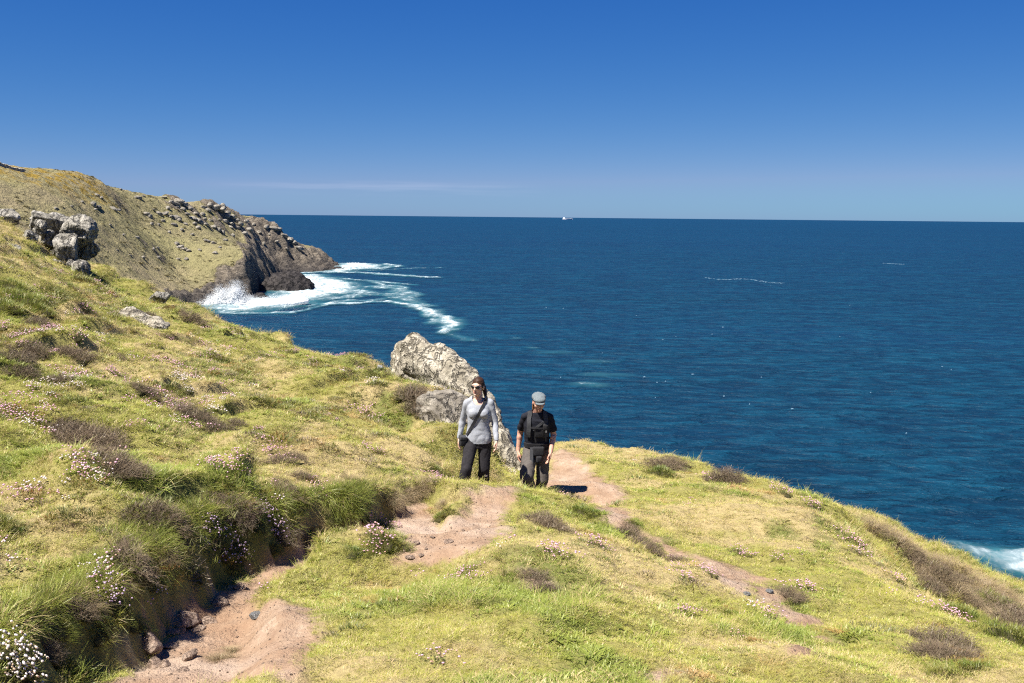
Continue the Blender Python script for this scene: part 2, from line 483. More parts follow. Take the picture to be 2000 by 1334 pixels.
_rho = np.interp(TT, _rt, _rr)
_crag = sstep(1.5, 5.0, RR - _rho).ravel()
_attrs = dict(bare=GB.ravel(), dry=GD.ravel(), lush=GL.ravel(), crag=_crag)

def submesh(name, verts, faces, mat, attrs):
    used = np.unique(faces); rm = np.full(len(verts), -1); rm[used] = np.arange(len(used))
    return np_mesh(name, verts[used], rm[faces], mat, True, {k: v[used] for k, v in attrs.items()})
hillside = link('hillside', submesh('hillside', V, _q[~is_path], M_SOIL, _attrs), kind='structure', label='grassy cliff-top hillside falling away to the sea')
footpath = link('footpath', submesh('footpath', V, _q[is_path], M_SOIL, _attrs), kind='structure', label='worn reddish-brown earth footpath')

# ------------------------------------------------------------------ sea
t = NT('sea_water')
p = t.pos()
w1 = t.noise(0.035, 5, 0.6, t.scale(p, (1.0, 2.6, 1.0)), 0.4)
w2 = t.noise(0.16, 5, 0.62, t.scale(p, (1.0, 1.9, 1.0)), 0.5)
w3 = t.noise(0.8, 4, 0.6, t.scale(p, (1.0, 1.6, 1.0)), 0.3)
b1 = t.bump(w1, 6.0, 1.0)
b2 = t.bump(w2, 2.2, 1.0, b1)
big = t.noise(0.0016, 4, 0.6, t.scale(p, (0.45, 2.2, 1.0)), 0.3)
band = t.noise(0.0075, 4, 0.65, t.scale(p, (0.35, 2.0, 1.0)), 0.2)
sp = t.new('ShaderNodeSeparateXYZ'); t.l.new(p, sp.inputs[0])
near = t.ramp(t.math('MULTIPLY', sp.outputs[1], 1 / 1600.0), [(0.0, 1.0), (0.12, 0.85), (0.4, 0.4), (1.0, 0.0)])
deep = t.mix(near, (0.0022, 0.021, 0.068), (0.0004, 0.022, 0.040))
deep = t.mix(t.ramp(big, [(0.38, 0.0), (0.65, 0.7)]), deep, (0.0025, 0.030, 0.080))
deep = t.mix(t.ramp(band, [(0.40, 0.0), (0.66, 0.6)]), deep, t.mix(0.5, deep, (0.0006, 0.012, 0.026)))
crest = t.ramp(t.math('ADD', t.math('MULTIPLY', w2, 0.6), t.math('MULTIPLY', w1, 0.4)), [(0.44, 0.0), (0.62, 0.8)])
deep = t.mix(crest, t.mix(0.25, deep, (0.0, 0.008, 0.018)), (0.0035, 0.052, 0.096))
t.set(color=deep, rough=0.5, spec=0.13, normal=b2)
M_SEA = t.m
_sx = np.array([-90000, -3000, -700, 900, 5000, 90000.]); _sy = np.array([-3000, 20, 300, 1200, 6000, 60000.])
AX, AY = np.meshgrid(_sx, _sy, indexing='ij')
_id = np.arange(AX.size).reshape(AX.shape)
_qs = np.stack([_id[:-1, :-1], _id[1:, :-1], _id[1:, 1:], _id[:-1, 1:]], -1).reshape(-1, 4)
sea = link('sea', np_mesh('sea', np.c_[AX.ravel(), AY.ravel(), 0 * AX.ravel()], _qs, M_SEA), kind='structure', label='deep blue open sea reaching the horizon')

# ------------------------------------------------------------------ far headland
HP = [ # picture position, distance
 (0,327,440),(100,341,480),(200,357,520),(280,386,560),(340,394,600),(400,402,640),(440,407,680),(482,426,700),(540,446,740),(600,472,770),(640,498,790),
 (0,400,395),(100,450,400),(150,420,430),(250,500,450),(330,520,500),(400,513,512),(450,488,525),(330,450,545),(200,420,470),(250,420,520),(400,440,600),(450,450,640),(520,480,690),
 (300,480,500),(-150,330,400),(-150,420,340),(100,480,370),(200,510,410),(560,490,735),(600,495,770),(500,470,655),(300,545,440),(240,545,405),(180,545,370),(360,545,480),
]
_H = np.array([at(*c) for c in HP])
_H = np.r_[_H, np.array([[-420, 700, 56], [-300, 850, 34], [-200, 820, 16], [-500, 500, 66], [-330, 300, 45], [-260, 330, 38], [-150, 830, 12]])]
_hid = []
for _a, _b, _c in HP[:11]:
    _e = at(_a, _b, _c + 70); _e[2] -= 9; _hid.append(_e)
_H = np.r_[_H, np.array(_hid)]
HS = TPS(_H[:, :2], _H[:, 2], lam=2.0)
def sea_pt(px, py): q = on_sea(px, py); return (q[0], q[1])
COAST = [(-300, 100), (-190, 270), sea_pt(250, 665), sea_pt(330, 632), sea_pt(385, 600), sea_pt(455, 592), sea_pt(500, 578),
         (at(512, 550, 556)[0], 556), (at(518, 545, 600)[0], 600), (at(538, 540, 660)[0], 660), sea_pt(568, 534), sea_pt(610, 534), sea_pt(640, 532), sea_pt(668, 525), (at(672,520,840)[0], 840),
         (at(640, 500, 900)[0], 900), (-260, 960), (-420, 980), (-700, 900), (-700, 120)]
def head_z(x, y):
    wob = 9 * fbm(x * 0.022, y * 0.022, 3, 201) + 4 * fbm(x * 0.09, y * 0.09, 2, 203)
    sd = poly_sd(x, y, COAST) + wob * 0.45
    top = HS(x, y)
    top = np.clip(top, 3, 70)
    rock = ridged(x * 0.045 + y * 0.02, y * 0.03, 4, 211)
    cw = 15 + 12 * fbm(x * 0.02, y * 0.02, 2, 205)
    cw = np.clip(cw + 22 * sstep(620, 720, y), 7, 60)
    a = np.clip(sd / cw, 0, 1)
    prof = 1 - (1 - a) ** 2.2
    z = -4 + (top + 4) * prof
    steep = sstep(0.0, 0.1, a) * (1 - sstep(0.75, 1.15, sd / cw))
    # rock layers on the cliffs
    z = z + steep * (4.2 * (rock - 0.5) + 2.4 * (ridged(x * 0.16, y * 0.10, 3, 215) - 0.5) + 1.3 * (ridged(x * .4, y * .3, 2, 216) - .5))
    z = z + (1 - steep) * sstep(0.8, 1.4, sd / cw) * (1.2 * fbm(x * 0.05, y * 0.05, 3, 221) + 0.5 * fbm(x * 0.25, y * 0.25, 3, 223))
    z = np.where(sd < 0, -4 + np.maximum(sd, -6) * 0.3, z)
    # tor on the skyline and rocky ridge towards the point
    for cx, cy, r_, h_ in TORS:
        d = np.hypot(x - cx, y - cy) / r_
        z = z + h_ * np.clip(1 - d, 0, 1) ** 0.8 * (0.6 + 0.6 * ridged(x * 0.12, y * 0.12, 3, 231))
    return z, sd / cw, steep
TORS = []
for _a, _b, _c, _r1, _h1 in [(345,394,602,10,4.5),(365,397,612,9,3.5),(410,402,645,10,3.5),(428,404,655,14,5),(448,412,675,8,3),(340,415,580,9,2.5),(390,432,600,8,4),(425,450,625,8,4),(540,448,740,12,3),(580,460,755,10,4)]:
    _pt = at(_a, _b, _c); TORS.append((_pt[0], _pt[1], _r1, _h1))
_hx = np.arange(-420, -85, 1.0); _hy = np.r_[np.arange(180, 640, 1.0), np.arange(640, 990, 1.6)]
HX, HY = np.meshgrid(_hx, _hy, indexing='ij')
HX = HX + 0.3 * pnoise(HX * 0.9, HY * 0.9, 5)
# only what lies to the left of the line of sight past the near hill is built
hz, ha, hs = head_z(HX.ravel(), HY.ravel())
n_a, n_b = HX.shape
_id = np.arange(n_a * n_b).reshape(n_a, n_b)
_qh = np.stack([_id[:-1, :-1], _id[1:, :-1], _id[1:, 1:], _id[:-1, 1:]], -1).reshape(-1, 4)
_keep = (hz[_qh].max(1) > -3.5)
_qh = _qh[_keep]
gz0 = np.gradient(hz.reshape(HX.shape), axis=0); gz1 = np.gradient(hz.reshape(HX.shape), axis=1)
slope = np.hypot(gz0, gz1).ravel()
rocky = np.clip(hs * 0.9 + sstep(1.15, 1.8, slope), 0, 1)
tor_d = np.zeros(HX.size)
for cx, cy, r_, h_ in TORS:
    tor_d = np.maximum(tor_d, np.clip(1.25 - np.hypot(HX.ravel() - cx, HY.ravel() - cy) / r_, 0, 1))
rocky = np.clip(rocky + 0.8 * tor_d, 0, 1)
t = NT('headland_ground')
p = t.pos()
rk = t.attr('rocky').outputs['Fac']
g1 = t.noise(0.05, 5, 0.6, p); g2 = t.noise(0.35, 5, 0.65, p); g3 = t.noise(0.012, 3, 0.5, p)
heath = t.ramp(g2, [(0.3, (0.10, 0.088, 0.038)), (0.45, (0.20, 0.178, 0.09)), (0.62, (0.255, 0.225, 0.115)), (0.8, (0.31, 0.26, 0.15))])
heath = t.mix(t.ramp(g1, [(0.42, 0.0), (0.62, 0.75)]), heath, (0.25, 0.205, 0.125))
heath = t.mix(t.ramp(g3, [(0.45, 0.0), (0.6, 0.45)]), heath, (0.225, 0.21, 0.095))
sp = t.new('ShaderNodeSeparateXYZ'); t.l.new(p, sp.inputs[0])
r1 = t.noise(0.25, 6, 0.7, t.scale(p, (1, 1, 2.2)))
rock = t.ramp(r1, [(0.3, (0.06, 0.052, 0.043)), (0.5, (0.18, 0.152, 0.118)), (0.68, (0.29, 0.25, 0.195)), (0.8, (0.36, 0.32, 0.25))])  # rock colours lightened to stand in for haze across the cove
wet = t.ramp(t.math('ADD', sp.outputs[2], t.math('MULTIPLY', r1, 9.0)), [(0.0, 1.0), (1.0, 0.0)])
mr = t.new('ShaderNodeMapRange'); t.l.new(t.math('ADD', sp.outputs[2], t.math('MULTIPLY', g1, 14.0)), mr.inputs[0])
mr.inputs[1].default_value = 8; mr.inputs[2].default_value = 20; mr.inputs[3].default_value = 1; mr.inputs[4].default_value = 0
rock = t.mix(mr.outputs[0], rock, t.ramp(r1, [(0.3, (0.026, 0.024, 0.024)), (0.55, (0.075, 0.066, 0.061)), (0.75, (0.14, 0.124, 0.108))]))
gorse = t.attr('gorse').outputs['Fac']
heath = t.mix(t.math('MULTIPLY', gorse, t.ramp(t.noise(0.22, 3, 0.6, p), [(0.45, 0.0), (0.58, 1.0)])), heath, (0.24, 0.165, 0.03))
edge = t.ramp(t.math('ADD', rk, t.math('MULTIPLY', t.math('SUBTRACT', g2, 0.5), 1.1)), [(0.42, 0.0), (0.6, 1.0)])
colr = t.mix(edge, heath, rock)
bh = t.math('ADD', g2, t.math('ADD', t.math('MULTIPLY', t.noise(1.1, 5, 0.7, p), 0.5), t.math('MULTIPLY', t.math('MULTIPLY', r1, 1.4), edge)))
t.set(color=colr, rough=0.9, spec=0.15, normal=t.bump(bh, 2.2, 1.0))
M_HEAD = t.m
_g0, _g1 = at(0, 335, 440), at(150, 350, 500)
gor = sstep(28, 8, np.abs(seg_dist(HX.ravel(), HY.ravel(), [(_g0[0] - 30, _g0[1]), (_g0[0], _g0[1]), (_g1[0], _g1[1])])[0]))
headland = link('headland', submesh('headland', np.c_[HX.ravel(), HY.ravel(), hz], _qh, M_HEAD, dict(rocky=rocky, gorse=gor)), kind='structure', label='green-brown headland with dark cliffs across the cove')

# ------------------------------------------------------------------ grass
def blade(base, az, h, w, lean, curl, seg=2):
    """one tapered bent blade: verts and tri/quad faces as quads (tip degenerate avoided by narrow tip)"""
    dx, dy = math.cos(az), math.sin(az); sx, sy = -dy, dx
    vs = []
    for k in range(seg + 1):
        t = k / seg
        off = h * (lean * t + curl * t * t); up = h * t * (1 - 0.35 * min(1.2, abs(curl) + abs(lean)) * t)
        ww = w * (1 - 0.85 * t) * 0.5
        cx, cy, cz = base[0] + dx * off, base[1] + dy * off, base[2] + up
        vs += [(cx - sx * ww, cy - sy * ww, cz), (cx + sx * ww, cy + sy * ww, cz)]
    fs = [(2 * k, 2 * k + 1, 2 * k + 3, 2 * k + 2) for k in range(seg)]
    return vs, fs

def tuft_mesh(name, mat, n, rad, h, w, lean=0.35, curl=0.5, hv=0.4, seg=2, sink=0.012, seed=0):
    rd = random.Random(seed); V_, F_, B_ = [], [], []
    for i in range(n):
        r = rad * math.sqrt(rd.random()); a = rd.random() * 6.283
        az = a + rd.gauss(0, 0.9)
        vs, fs = blade((r * math.cos(a), r * math.sin(a), -sink), az, h * (1 - hv + 2 * hv * rd.random()) * (1 - 0.3 * r / rad), w * (0.7 + 0.6 * rd.random()), lean * rd.uniform(0.2, 1.3), curl * rd.uniform(0, 1.4), seg)
        F_ += [tuple(x + len(V_) for x in f) for f in fs]; V_ += vs; B_ += [rd.random()] * len(vs)
    return np_mesh(name, V_, F_, mat, True, dict(bl=np.array(B_)))

def leaf_mat(name, cols_fn, transl=0.35):
    t = NT(name)
    col = cols_fn(t)
    d = t.new('ShaderNodeBsdfDiffuse'); tr = t.new('ShaderNodeBsdfTranslucent'); gl = t.new('ShaderNodeBsdfGlossy'); gl.inputs['Roughness'].default_value = 0.45
    t.l.new(col, d.inputs['Color']); t.l.new(col, tr.inputs['Color']); gl.inputs['Color'].default_value = (0.9, 0.9, 0.8, 1)
    m1 = t.new('ShaderNodeMixShader'); m1.inputs[0].default_value = transl; t.l.new(d.outputs[0], m1.inputs[1]); t.l.new(tr.outputs[0], m1.inputs[2])
    m2 = t.new('ShaderNodeMixShader'); m2.inputs[0].default_value = 0.03; t.l.new(m1.outputs[0], m2.inputs[1]); t.l.new(gl.outputs[0], m2.inputs[2])
    t.l.new(m2.outputs[0], t.out.inputs['Surface'])
    return t.m

def _grass_cols(t):
    dry = t.attr('dry', 'INSTANCER').outputs['Fac']; lush = t.attr('lush', 'INSTANCER').outputs['Fac']; red = t.attr('red', 'INSTANCER').outputs['Fac']
    rnd = t.new('ShaderNodeObjectInfo').outputs['Random']
    p = t.pos()
    n = t.noise(35, 2, 0.6, p)
    bl = t.attr('bl').outputs['Fac']
    g = t.mix(rnd, (0.31, 0.325, 0.055), (0.41, 0.385, 0.085))
    g = t.mix(lush, g, t.mix(rnd, (0.18, 0.235, 0.042), (0.30, 0.335, 0.065)))
    g = t.mix(red, g, t.mix(rnd, (0.36, 0.18, 0.065), (0.44, 0.30, 0.12)))
    straw = t.mix(rnd, (0.60, 0.48, 0.25), (0.46, 0.34, 0.17))
    thr = t.math('ADD', t.math('MULTIPLY', dry, 0.46), t.math('SUBTRACT', 0.15, t.math('MULTIPLY', lush, 0.12)))
    g = t.mix(t.math('LESS_THAN', bl, thr), g, straw)
    return t.mix(t.ramp(n, [(0.35, 0.0), (0.7, 0.35)]), g, t.mix(0.5, g, (0.12, 0.11, 0.03)))
M_GRASS = leaf_mat('grass_blades', _grass_cols)

def instancer(name, pts, rot, scl, idx, attrs, protos, **props):
    """one object that sets a tuft on every point"""
    pc = bpy.data.collections.new(name + '_tufts')
    for i, me in enumerate(protos):
        pc.objects.link(bpy.data.objects.new('%s_tuft_%02d' % (name, i), me))
    a = dict(attrs); a['scl'] = scl; a['rot'] = rot; a['idx'] = idx
    me = bpy.data.meshes.new(name)
    me.vertices.add(len(pts)); me.vertices.foreach_set('co', np.asarray(pts, np.float32).ravel())
    for k, v in a.items():
        v = np.asarray(v, np.float32)
        if v.ndim == 2:
            at_ = me.attributes.new(k, 'FLOAT_VECTOR', 'POINT'); at_.data.foreach_set('vector', v.ravel())
        else:
            at_ = me.attributes.new(k, 'FLOAT', 'POINT'); at_.data.foreach_set('value', v)
    o = link(name, me, **props)
    ng = bpy.data.node_groups.new(name, 'GeometryNodeTree')
    ng.interface.new_socket('Geometry', in_out='INPUT', socket_type='NodeSocketGeometry')
    ng.interface.new_socket('Geometry', in_out='OUTPUT', socket_type='NodeSocketGeometry')
    N, L = ng.nodes, ng.links
    gi, go = N.new('NodeGroupInput'), N.new('NodeGroupOutput')
    m2p = N.new('GeometryNodeMeshToPoints')
    iop = N.new('GeometryNodeInstanceOnPoints'); ci = N.new('GeometryNodeCollectionInfo')
    ci.inputs['Collection'].default_value = pc; ci.inputs['Separate Children'].default_value = True; ci.inputs['Reset Children'].default_value = True
    def na(nm, ty):
        n_ = N.new('GeometryNodeInputNamedAttribute'); n_.data_type = ty; n_.inputs['Name'].default_value = nm
        return n_.outputs['Attribute']
    L.new(gi.outputs[0], m2p.inputs['Mesh']); L.new(m2p.outputs[0], iop.inputs['Points'])
    L.new(ci.outputs[0], iop.inputs['Instance']); iop.inputs['Pick Instance'].default_value = True
    L.new(na('idx', 'INT'), iop.inputs['Instance Index'])
    e2r = N.new('FunctionNodeEulerToRotation'); L.new(na('rot', 'FLOAT_VECTOR'), e2r.inputs[0]); L.new(e2r.outputs[0], iop.inputs['Rotation'])
    L.new(na('scl', 'FLOAT'), iop.inputs['Scale'])
    L.new(iop.outputs[0], go.inputs[0])
    md = o.modifiers.new('scatter', 'NODES'); md.node_group = ng
    return o

def normals(x, y, e=0.06):
    zx = (ground_z(x + e, y, False) - ground_z(x - e, y, False)) / (2 * e)
    zy = (ground_z(x, y + e, False) - ground_z(x, y - e, False)) / (2 * e)
    return zx, zy

GN = 200000
_rs = np.geomspace(2.6, 43, 400)
_dens = np.clip(420 * (6 / _rs) ** 1.25, 30, 420) * _rs
_cdf = np.r_[0, np.cumsum((_dens[1:] + _dens[:-1]) / 2 * np.diff(_rs))]; _cdf /= _cdf[-1]
gr = np.interp(rng.random(GN), _cdf, _rs); gt = rng.uniform(-0.64, 0.64, GN)
gx, gy = gr * np.sin(gt), gr * np.cos(gt)
_ok = (gr < np.interp(gt, _rt, _rr) + 2.8)
gx, gy, gr = gx[_ok], gy[_ok], gr[_ok]
gb = bare_mask(gx, gy)
zx, zy = normals(gx, gy)
steepness = np.hypot(zx, zy)
gd, gl, grd = cover(gx, gy)
gl = np.clip(gl + 0.35 * sstep(0, -4, gx), 0, 1); gd = gd * (1 - 0.25 * sstep(0, -4, gx))
_sparse = sstep(0.15, 0.6, fbm(gx * 0.9, gy * 0.9, 3, 131)) * 0.35
_ok = (rng.random(len(gx)) > gb * 1.15 - 0.1) & (rng.random(len(gx)) > _sparse * gd) & (steepness < 1.6)
gx, gy, gr, gb, zx, zy, gd, gl, grd, steepness = [a[_ok] for a in (gx, gy, gr, gb, zx, zy, gd, gl, grd, steepness)]
gz = ground_z(gx, gy)
n = len(gx)
long_ = rng.random(n)
lone = sstep(0.6, 1.1, steepness) * 0.4 + 0.02 * sstep(0.1, 0.7, fbm(gx * 0.8, gy * 0.8, 3, 141))
lower = sstep(6.2, 8.0, gx) * sstep(11, 14, gy)
lone = np.maximum(lone, 0.55 * lower)
idx = np.where(long_ < lone, rng.integers(6, 9, n), rng.integers(0, 6, n))
gd = np.where(idx >= 6, np.clip(gd + 0.35, 0, 1), gd)
scl = (0.66 + 0.46 * rng.random(n)) * np.clip((gr / 9) ** 0.42, 0.8, 1.8)
scl *= np.where(idx < 6, 0.75 + 0.45 * gl - 0.2 * gd, 1.0) * (1 - 0.45 * gb)
rot = np.c_[np.clip(zy, -.9, .9) * 0.6 + rng.normal(0, .12, n), -np.clip(zx, -.9, .9) * 0.6 + rng.normal(0, .12, n), rng.random(n) * 6.283]
protos = [tuft_mesh('turf%d' % i, M_GRASS, 42, 0.085, 0.026, 0.0054, 1.0, 0.7, seed=i) for i in range(4)]
protos += [tuft_mesh('turf%d' % i, M_GRASS, 42, 0.08, 0.036, 0.0050, 0.9, 0.8, seed=i) for i in (4, 5)]
protos += [tuft_mesh('long%d' % i, M_GRASS, 46, 0.06, 0.085, 0.0040, 0.35, 0.95, seg=3, seed=i) for i in (6, 7, 8)]
# broad-leaved rosettes, lying dead grass
protos += [tuft_mesh('rosette%d' % i, M_GRASS, 16, 0.05, 0.045, 0.016, 1.3, 0.5, seg=2, seed=i) for i in (20, 21)]
protos += [tuft_mesh('mat%d' % i, M_GRASS, 40, 0.10, 0.07, 0.0042, 2.2, 0.3, seg=2, seed=i) for i in (22, 23)]
_mix = rng.random(n); _pat = fbm(gx * 1.3, gy * 1.3, 3, 171)
idx = np.where((idx < 6) & (_mix < 0.30 * sstep(0.0, 0.5, _pat)), rng.integers(9, 11, n), idx)
_mat = (idx < 6) & (_mix > 1 - 0.35 * sstep(0.0, 0.5, -_pat))
idx = np.where(_mat, rng.integers(11, 13, n), idx); gd = np.where(_mat, np.clip(gd + 0.5, 0, 1), gd); gl = np.where((idx == 9) | (idx == 10), 0.9, gl)
grass = instancer('grass', np.c_[gx, gy, gz], rot, scl, idx, dict(dry=gd, lush=gl, red=grd), protos,
                  kind='stuff', label='short yellow-green turf covering the hillside', category='grass')

# ------------------------------------------------------------------ labels that tell look-alikes apart
ORD = ['first', 'second', 'third', 'fourth', 'fifth', 'sixth', 'seventh', 'eighth', 'ninth', 'tenth', 'eleventh', 'twelfth', 'thirteenth', 'fourteenth', 'fifteenth', 'sixteenth', 'seventeenth', 'eighteenth', 'nineteenth', 'twentieth']
def order_labels(items, what, where, group, cat):
    """items: [(px, object)]; one label each, counted from the left of the picture"""
    items = sorted(items, key=lambda q: q[0]); n_ = len(items)
    for i, (_, o) in enumerate(items):
        if n_ == 1: lab = '%s %s' % (what, where)
        elif i == n_ - 1: lab = 'rightmost %s %s' % (what, where)
        elif i == 0: lab = 'leftmost %s %s' % (what, where)
        else: lab = '%s %s, %s from left' % (what, where, ORD[i] if i < 20 else 'twenty-first')
        o['label'] = lab; o['category'] = cat; o['group'] = group

# ------------------------------------------------------------------ grass hanging over the hollow path
T0 = TRENCHES[0]
bn = 1900
tt_ = rng.uniform(0.2, 8.9, bn); ii = tt_.astype(int); ff = tt_ - ii
T0a = np.array(T0)
P0 = T0a[ii] * (1 - ff[:, None]) + T0a[ii + 1] * ff[:, None]
tv = T0a[ii + 1, :2] - T0a[ii, :2]; tv /= np.linalg.norm(tv, axis=1)[:, None]
lv = np.c_[-tv[:, 1], tv[:, 0]]
uu = rng.uniform(-0.2, 1.5, bn) ** 1.0
bx_ = P0[:, 0] + lv[:, 0] * (P0[:, 3] + P0[:, 4] * uu + 0.1 * rng.normal(size=bn)); by_ = P0[:, 1] + lv[:, 1] * (P0[:, 3] + P0[:, 4] * uu)
bz_ = ground_z(bx_, by_)
hrel = bz_ - P0[:, 2]
_ok = (hrel > 0.26 + 0.28 * rng.random(bn))
zx, zy = normals(bx_, by_, 0.08)
rots = []
for k in range(bn):
    v = Vector((-zx[k], -zy[k], 0.9 + 0.4 * rng.random()))
    q = v.to_track_quat('Z', 'Y') @ Euler((0, 0, rng.random() * 6.28)).to_quaternion()
    rots.append(tuple(q.to_euler()))
rots = np.array(rots)
bd = np.clip(0.25 + 0.4 * fbm(bx_ * 2, by_ * 2, 2, 151) + 0.2 * rng.normal(size=bn), 0, 1)
bank_protos = [tuft_mesh('bank%d' % i, M_GRASS, 50, 0.07, 0.085 + 0.03 * (i % 2), 0.0042, 0.3, 1.1, seg=3, seed=60 + i) for i in range(4)]
instancer('bank_grass', np.c_[bx_, by_, bz_][_ok], rots[_ok], (0.7 + 0.6 * rng.random(bn))[_ok], rng.integers(0, 4, bn)[_ok],
          dict(dry=bd[_ok], lush=np.ones(bn)[_ok] * 0.8, red=np.zeros(bn)[_ok]), bank_protos, kind='stuff', label='rough grass hanging over the bank of the hollow path', category='grass')

# ------------------------------------------------------------------ materials of plants
def _two(c1, c2, c3, sc=9.0):
    def fn(t):
        rnd = t.new('ShaderNodeObjectInfo').outputs['Random']
        p = t.pos()
        return t.mix(t.ramp(t.noise(sc, 3, 0.6, p), [(0.35, 0.0), (0.68, 1.0)]), t.mix(rnd, c1, c2), c3)
    return fn
M_HEATHER = leaf_mat('heather_twigs', _two((0.115, 0.082, 0.062), (0.175, 0.125, 0.085), (0.22, 0.175, 0.115)), 0.1)
M_HEATHLEAF = leaf_mat('heather_leaves', _two((0.15, 0.11, 0.065), (0.19, 0.155, 0.07), (0.10, 0.115, 0.035)), 0.25)
M_GREEN = leaf_mat('green_shoots', _two((0.10, 0.155, 0.022), (0.17, 0.215, 0.035), (0.22, 0.20, 0.05), 6.0), 0.35)
M_DEADGRASS = leaf_mat('dead_grass', _two((0.30, 0.23, 0.13), (0.38, 0.30, 0.18), (0.20, 0.145, 0.085), 7.0), 0.3)
M_REDLEAF = leaf_mat('red_leaves', _two((0.26, 0.105, 0.04), (0.30, 0.17, 0.05), (0.17, 0.17, 0.035), 5.0), 0.3)
M_CUSHION = leaf_mat('thrift_leaves', _two((0.075, 0.115, 0.028), (0.13, 0.165, 0.045), (0.19, 0.17, 0.06), 12.0), 0.25)
def _petal(a, b, dead):
    def fn(t):
        rnd = t.new('ShaderNodeObjectInfo').outputs['Random']
        p = t.pos()
        c = t.mix(t.noise(60, 1, 0.5, p), a, b)
        return t.mix(t.ramp(t.noise(33, 1, 0.5, t.scale(p, (1, 1, 0.3))), [(0.56, 0.0), (0.6, 0.85)]), c, dead)
    return fn
M_PINK = leaf_mat('pink_petals', _petal((0.64, 0.32, 0.46), (0.78, 0.54, 0.62), (0.52, 0.33, 0.19)), 0.3)
M_WHITE = leaf_mat('white_petals', _petal((0.78, 0.68, 0.68), (0.82, 0.76, 0.70), (0.55, 0.36, 0.20)), 0.3)
M_LILAC = leaf_mat('lilac_petals', _petal((0.56, 0.38, 0.60), (0.74, 0.58, 0.72), (0.45, 0.30, 0.22)), 0.3)
M_STALK = NT('flower_stalk').set(color=(0.16, 0.15, 0.05), rough=0.8, spec=0.1)

ICO_V, ICO_F = None, None
_bm = bmesh.new(); bmesh.ops.create_icosphere(_bm, subdivisions=1, radius=1.0)
ICO_V = np.array([v.co[:] for v in _bm.verts]); ICO_F = np.array([[v.index for v in f.verts] for f in _bm.faces]); _bm.free()

def dome_blades(n, rad, hdome, L, w, mat, name, seed, spread=0.9, seg=2, droop=0.6):
    """short blades growing out of a low dome"""
    rd = random.Random(seed); V_, F_ = [], []
    for i in range(n):
        r = math.sqrt(rd.random()); a = rd.random() * 6.283
        lump = 1 + 0.28 * math.sin(3 * a + seed) + 0.15 * math.sin(7 * a + 2 * seed)
        bx, by = rad * r * math.cos(a) * lump, rad * r * math.sin(a) * lump
        bz = hdome * max(0, 1 - r * r) * rd.uniform(0.45, 1.0) - 0.02
        az = a + rd.gauss(0, 0.8)
        vs, fs = blade((bx, by, bz), az, L * rd.uniform(0.5, 1.2), w * rd.uniform(0.7, 1.3), spread * r * rd.uniform(0.4, 1.2) + rd.gauss(0, 0.15), droop * rd.uniform(0, 1), seg)
        F_ += [tuple(x + len(V_) for x in f) for f in fs]; V_ += vs
    return np_mesh(name, V_, F_, mat, True)

def core_dome(rad, h, mat, name, seed):
    """lumpy solid inside of a clump so that it is not see-through"""
    bm = bmesh.new(); bmesh.ops.create_icosphere(bm, subdivisions=3, radius=1.0)
    for v in bm.verts:
        q = v.co.copy(); k = 1 + 0.25 * mnoise.noise(q * 1.7 + Vector((seed, 0, 0))) + 0.12 * mnoise.noise(q * 5)
        a = math.atan2(q.y, q.x); lump = 1 + 0.28 * math.sin(3 * a + seed) + 0.15 * math.sin(7 * a + 2 * seed)
        v.co = Vector((q.x * rad * 0.86 * k * lump, q.y * rad * 0.86 * k * lump, max(q.z, -0.5) * h * 0.65 * k - 0.03))
    me = bpy.data.meshes.new(name); bm.to_mesh(me); bm.free(); me.materials.append(mat)
    me.polygons.foreach_set('use_smooth', [True] * len(me.polygons))
    return me
M_CORE = NT('dark_filler').set(color=(0.055, 0.05, 0.025), rough=1.0, spec=0.05)  # dark solid added inside clumps so that they are not see-through

def flowers_mesh(n, rad, hdome, mat, name, seed, head=0.0115, stalk=0.07, one_side=0.0):
    rd = random.Random(seed); V_, F_, S_, SF_ = [], [], [], []
    nv = 0
    for i in range(n):
        r = math.sqrt(rd.random()) * 1.05; a = rd.random() * 6.283
        lump = 1 + 0.28 * math.sin(3 * a + seed) + 0.15 * math.sin(7 * a + 2 * seed)
        bx, by = rad * r * math.cos(a) * lump, rad * r * math.sin(a) * lump
        bz = hdome * max(0, 1 - r * r)
        h = stalk * rd.uniform(0.5, 1.4); lx, ly = rd.gauss(0, .3) * h + 0.35 * h * r * math.cos(a), rd.gauss(0, .3) * h + 0.35 * h * r * math.sin(a)
        hr = head * rd.uniform(0.7, 1.25)
        V_.append(ICO_V * np.array([hr, hr, hr * 0.72]) + np.array([bx + lx, by + ly, bz + h])); F_.append(ICO_F + nv); nv += len(ICO_V)
        w = 0.0012
        k = len(S_); S_ += [(bx - w, by, bz - 0.01), (bx + w, by, bz - 0.01), (bx + lx + w, by + ly, bz + h), (bx + lx - w, by + ly, bz + h)]; SF_.append((k, k + 1, k + 2, k + 3))
    me = np_mesh(name, np.concatenate(V_), np.concatenate(F_), mat, True)
    ms = np_mesh(name + '_stalks', S_, SF_, M_STALK, True)
    return me, ms

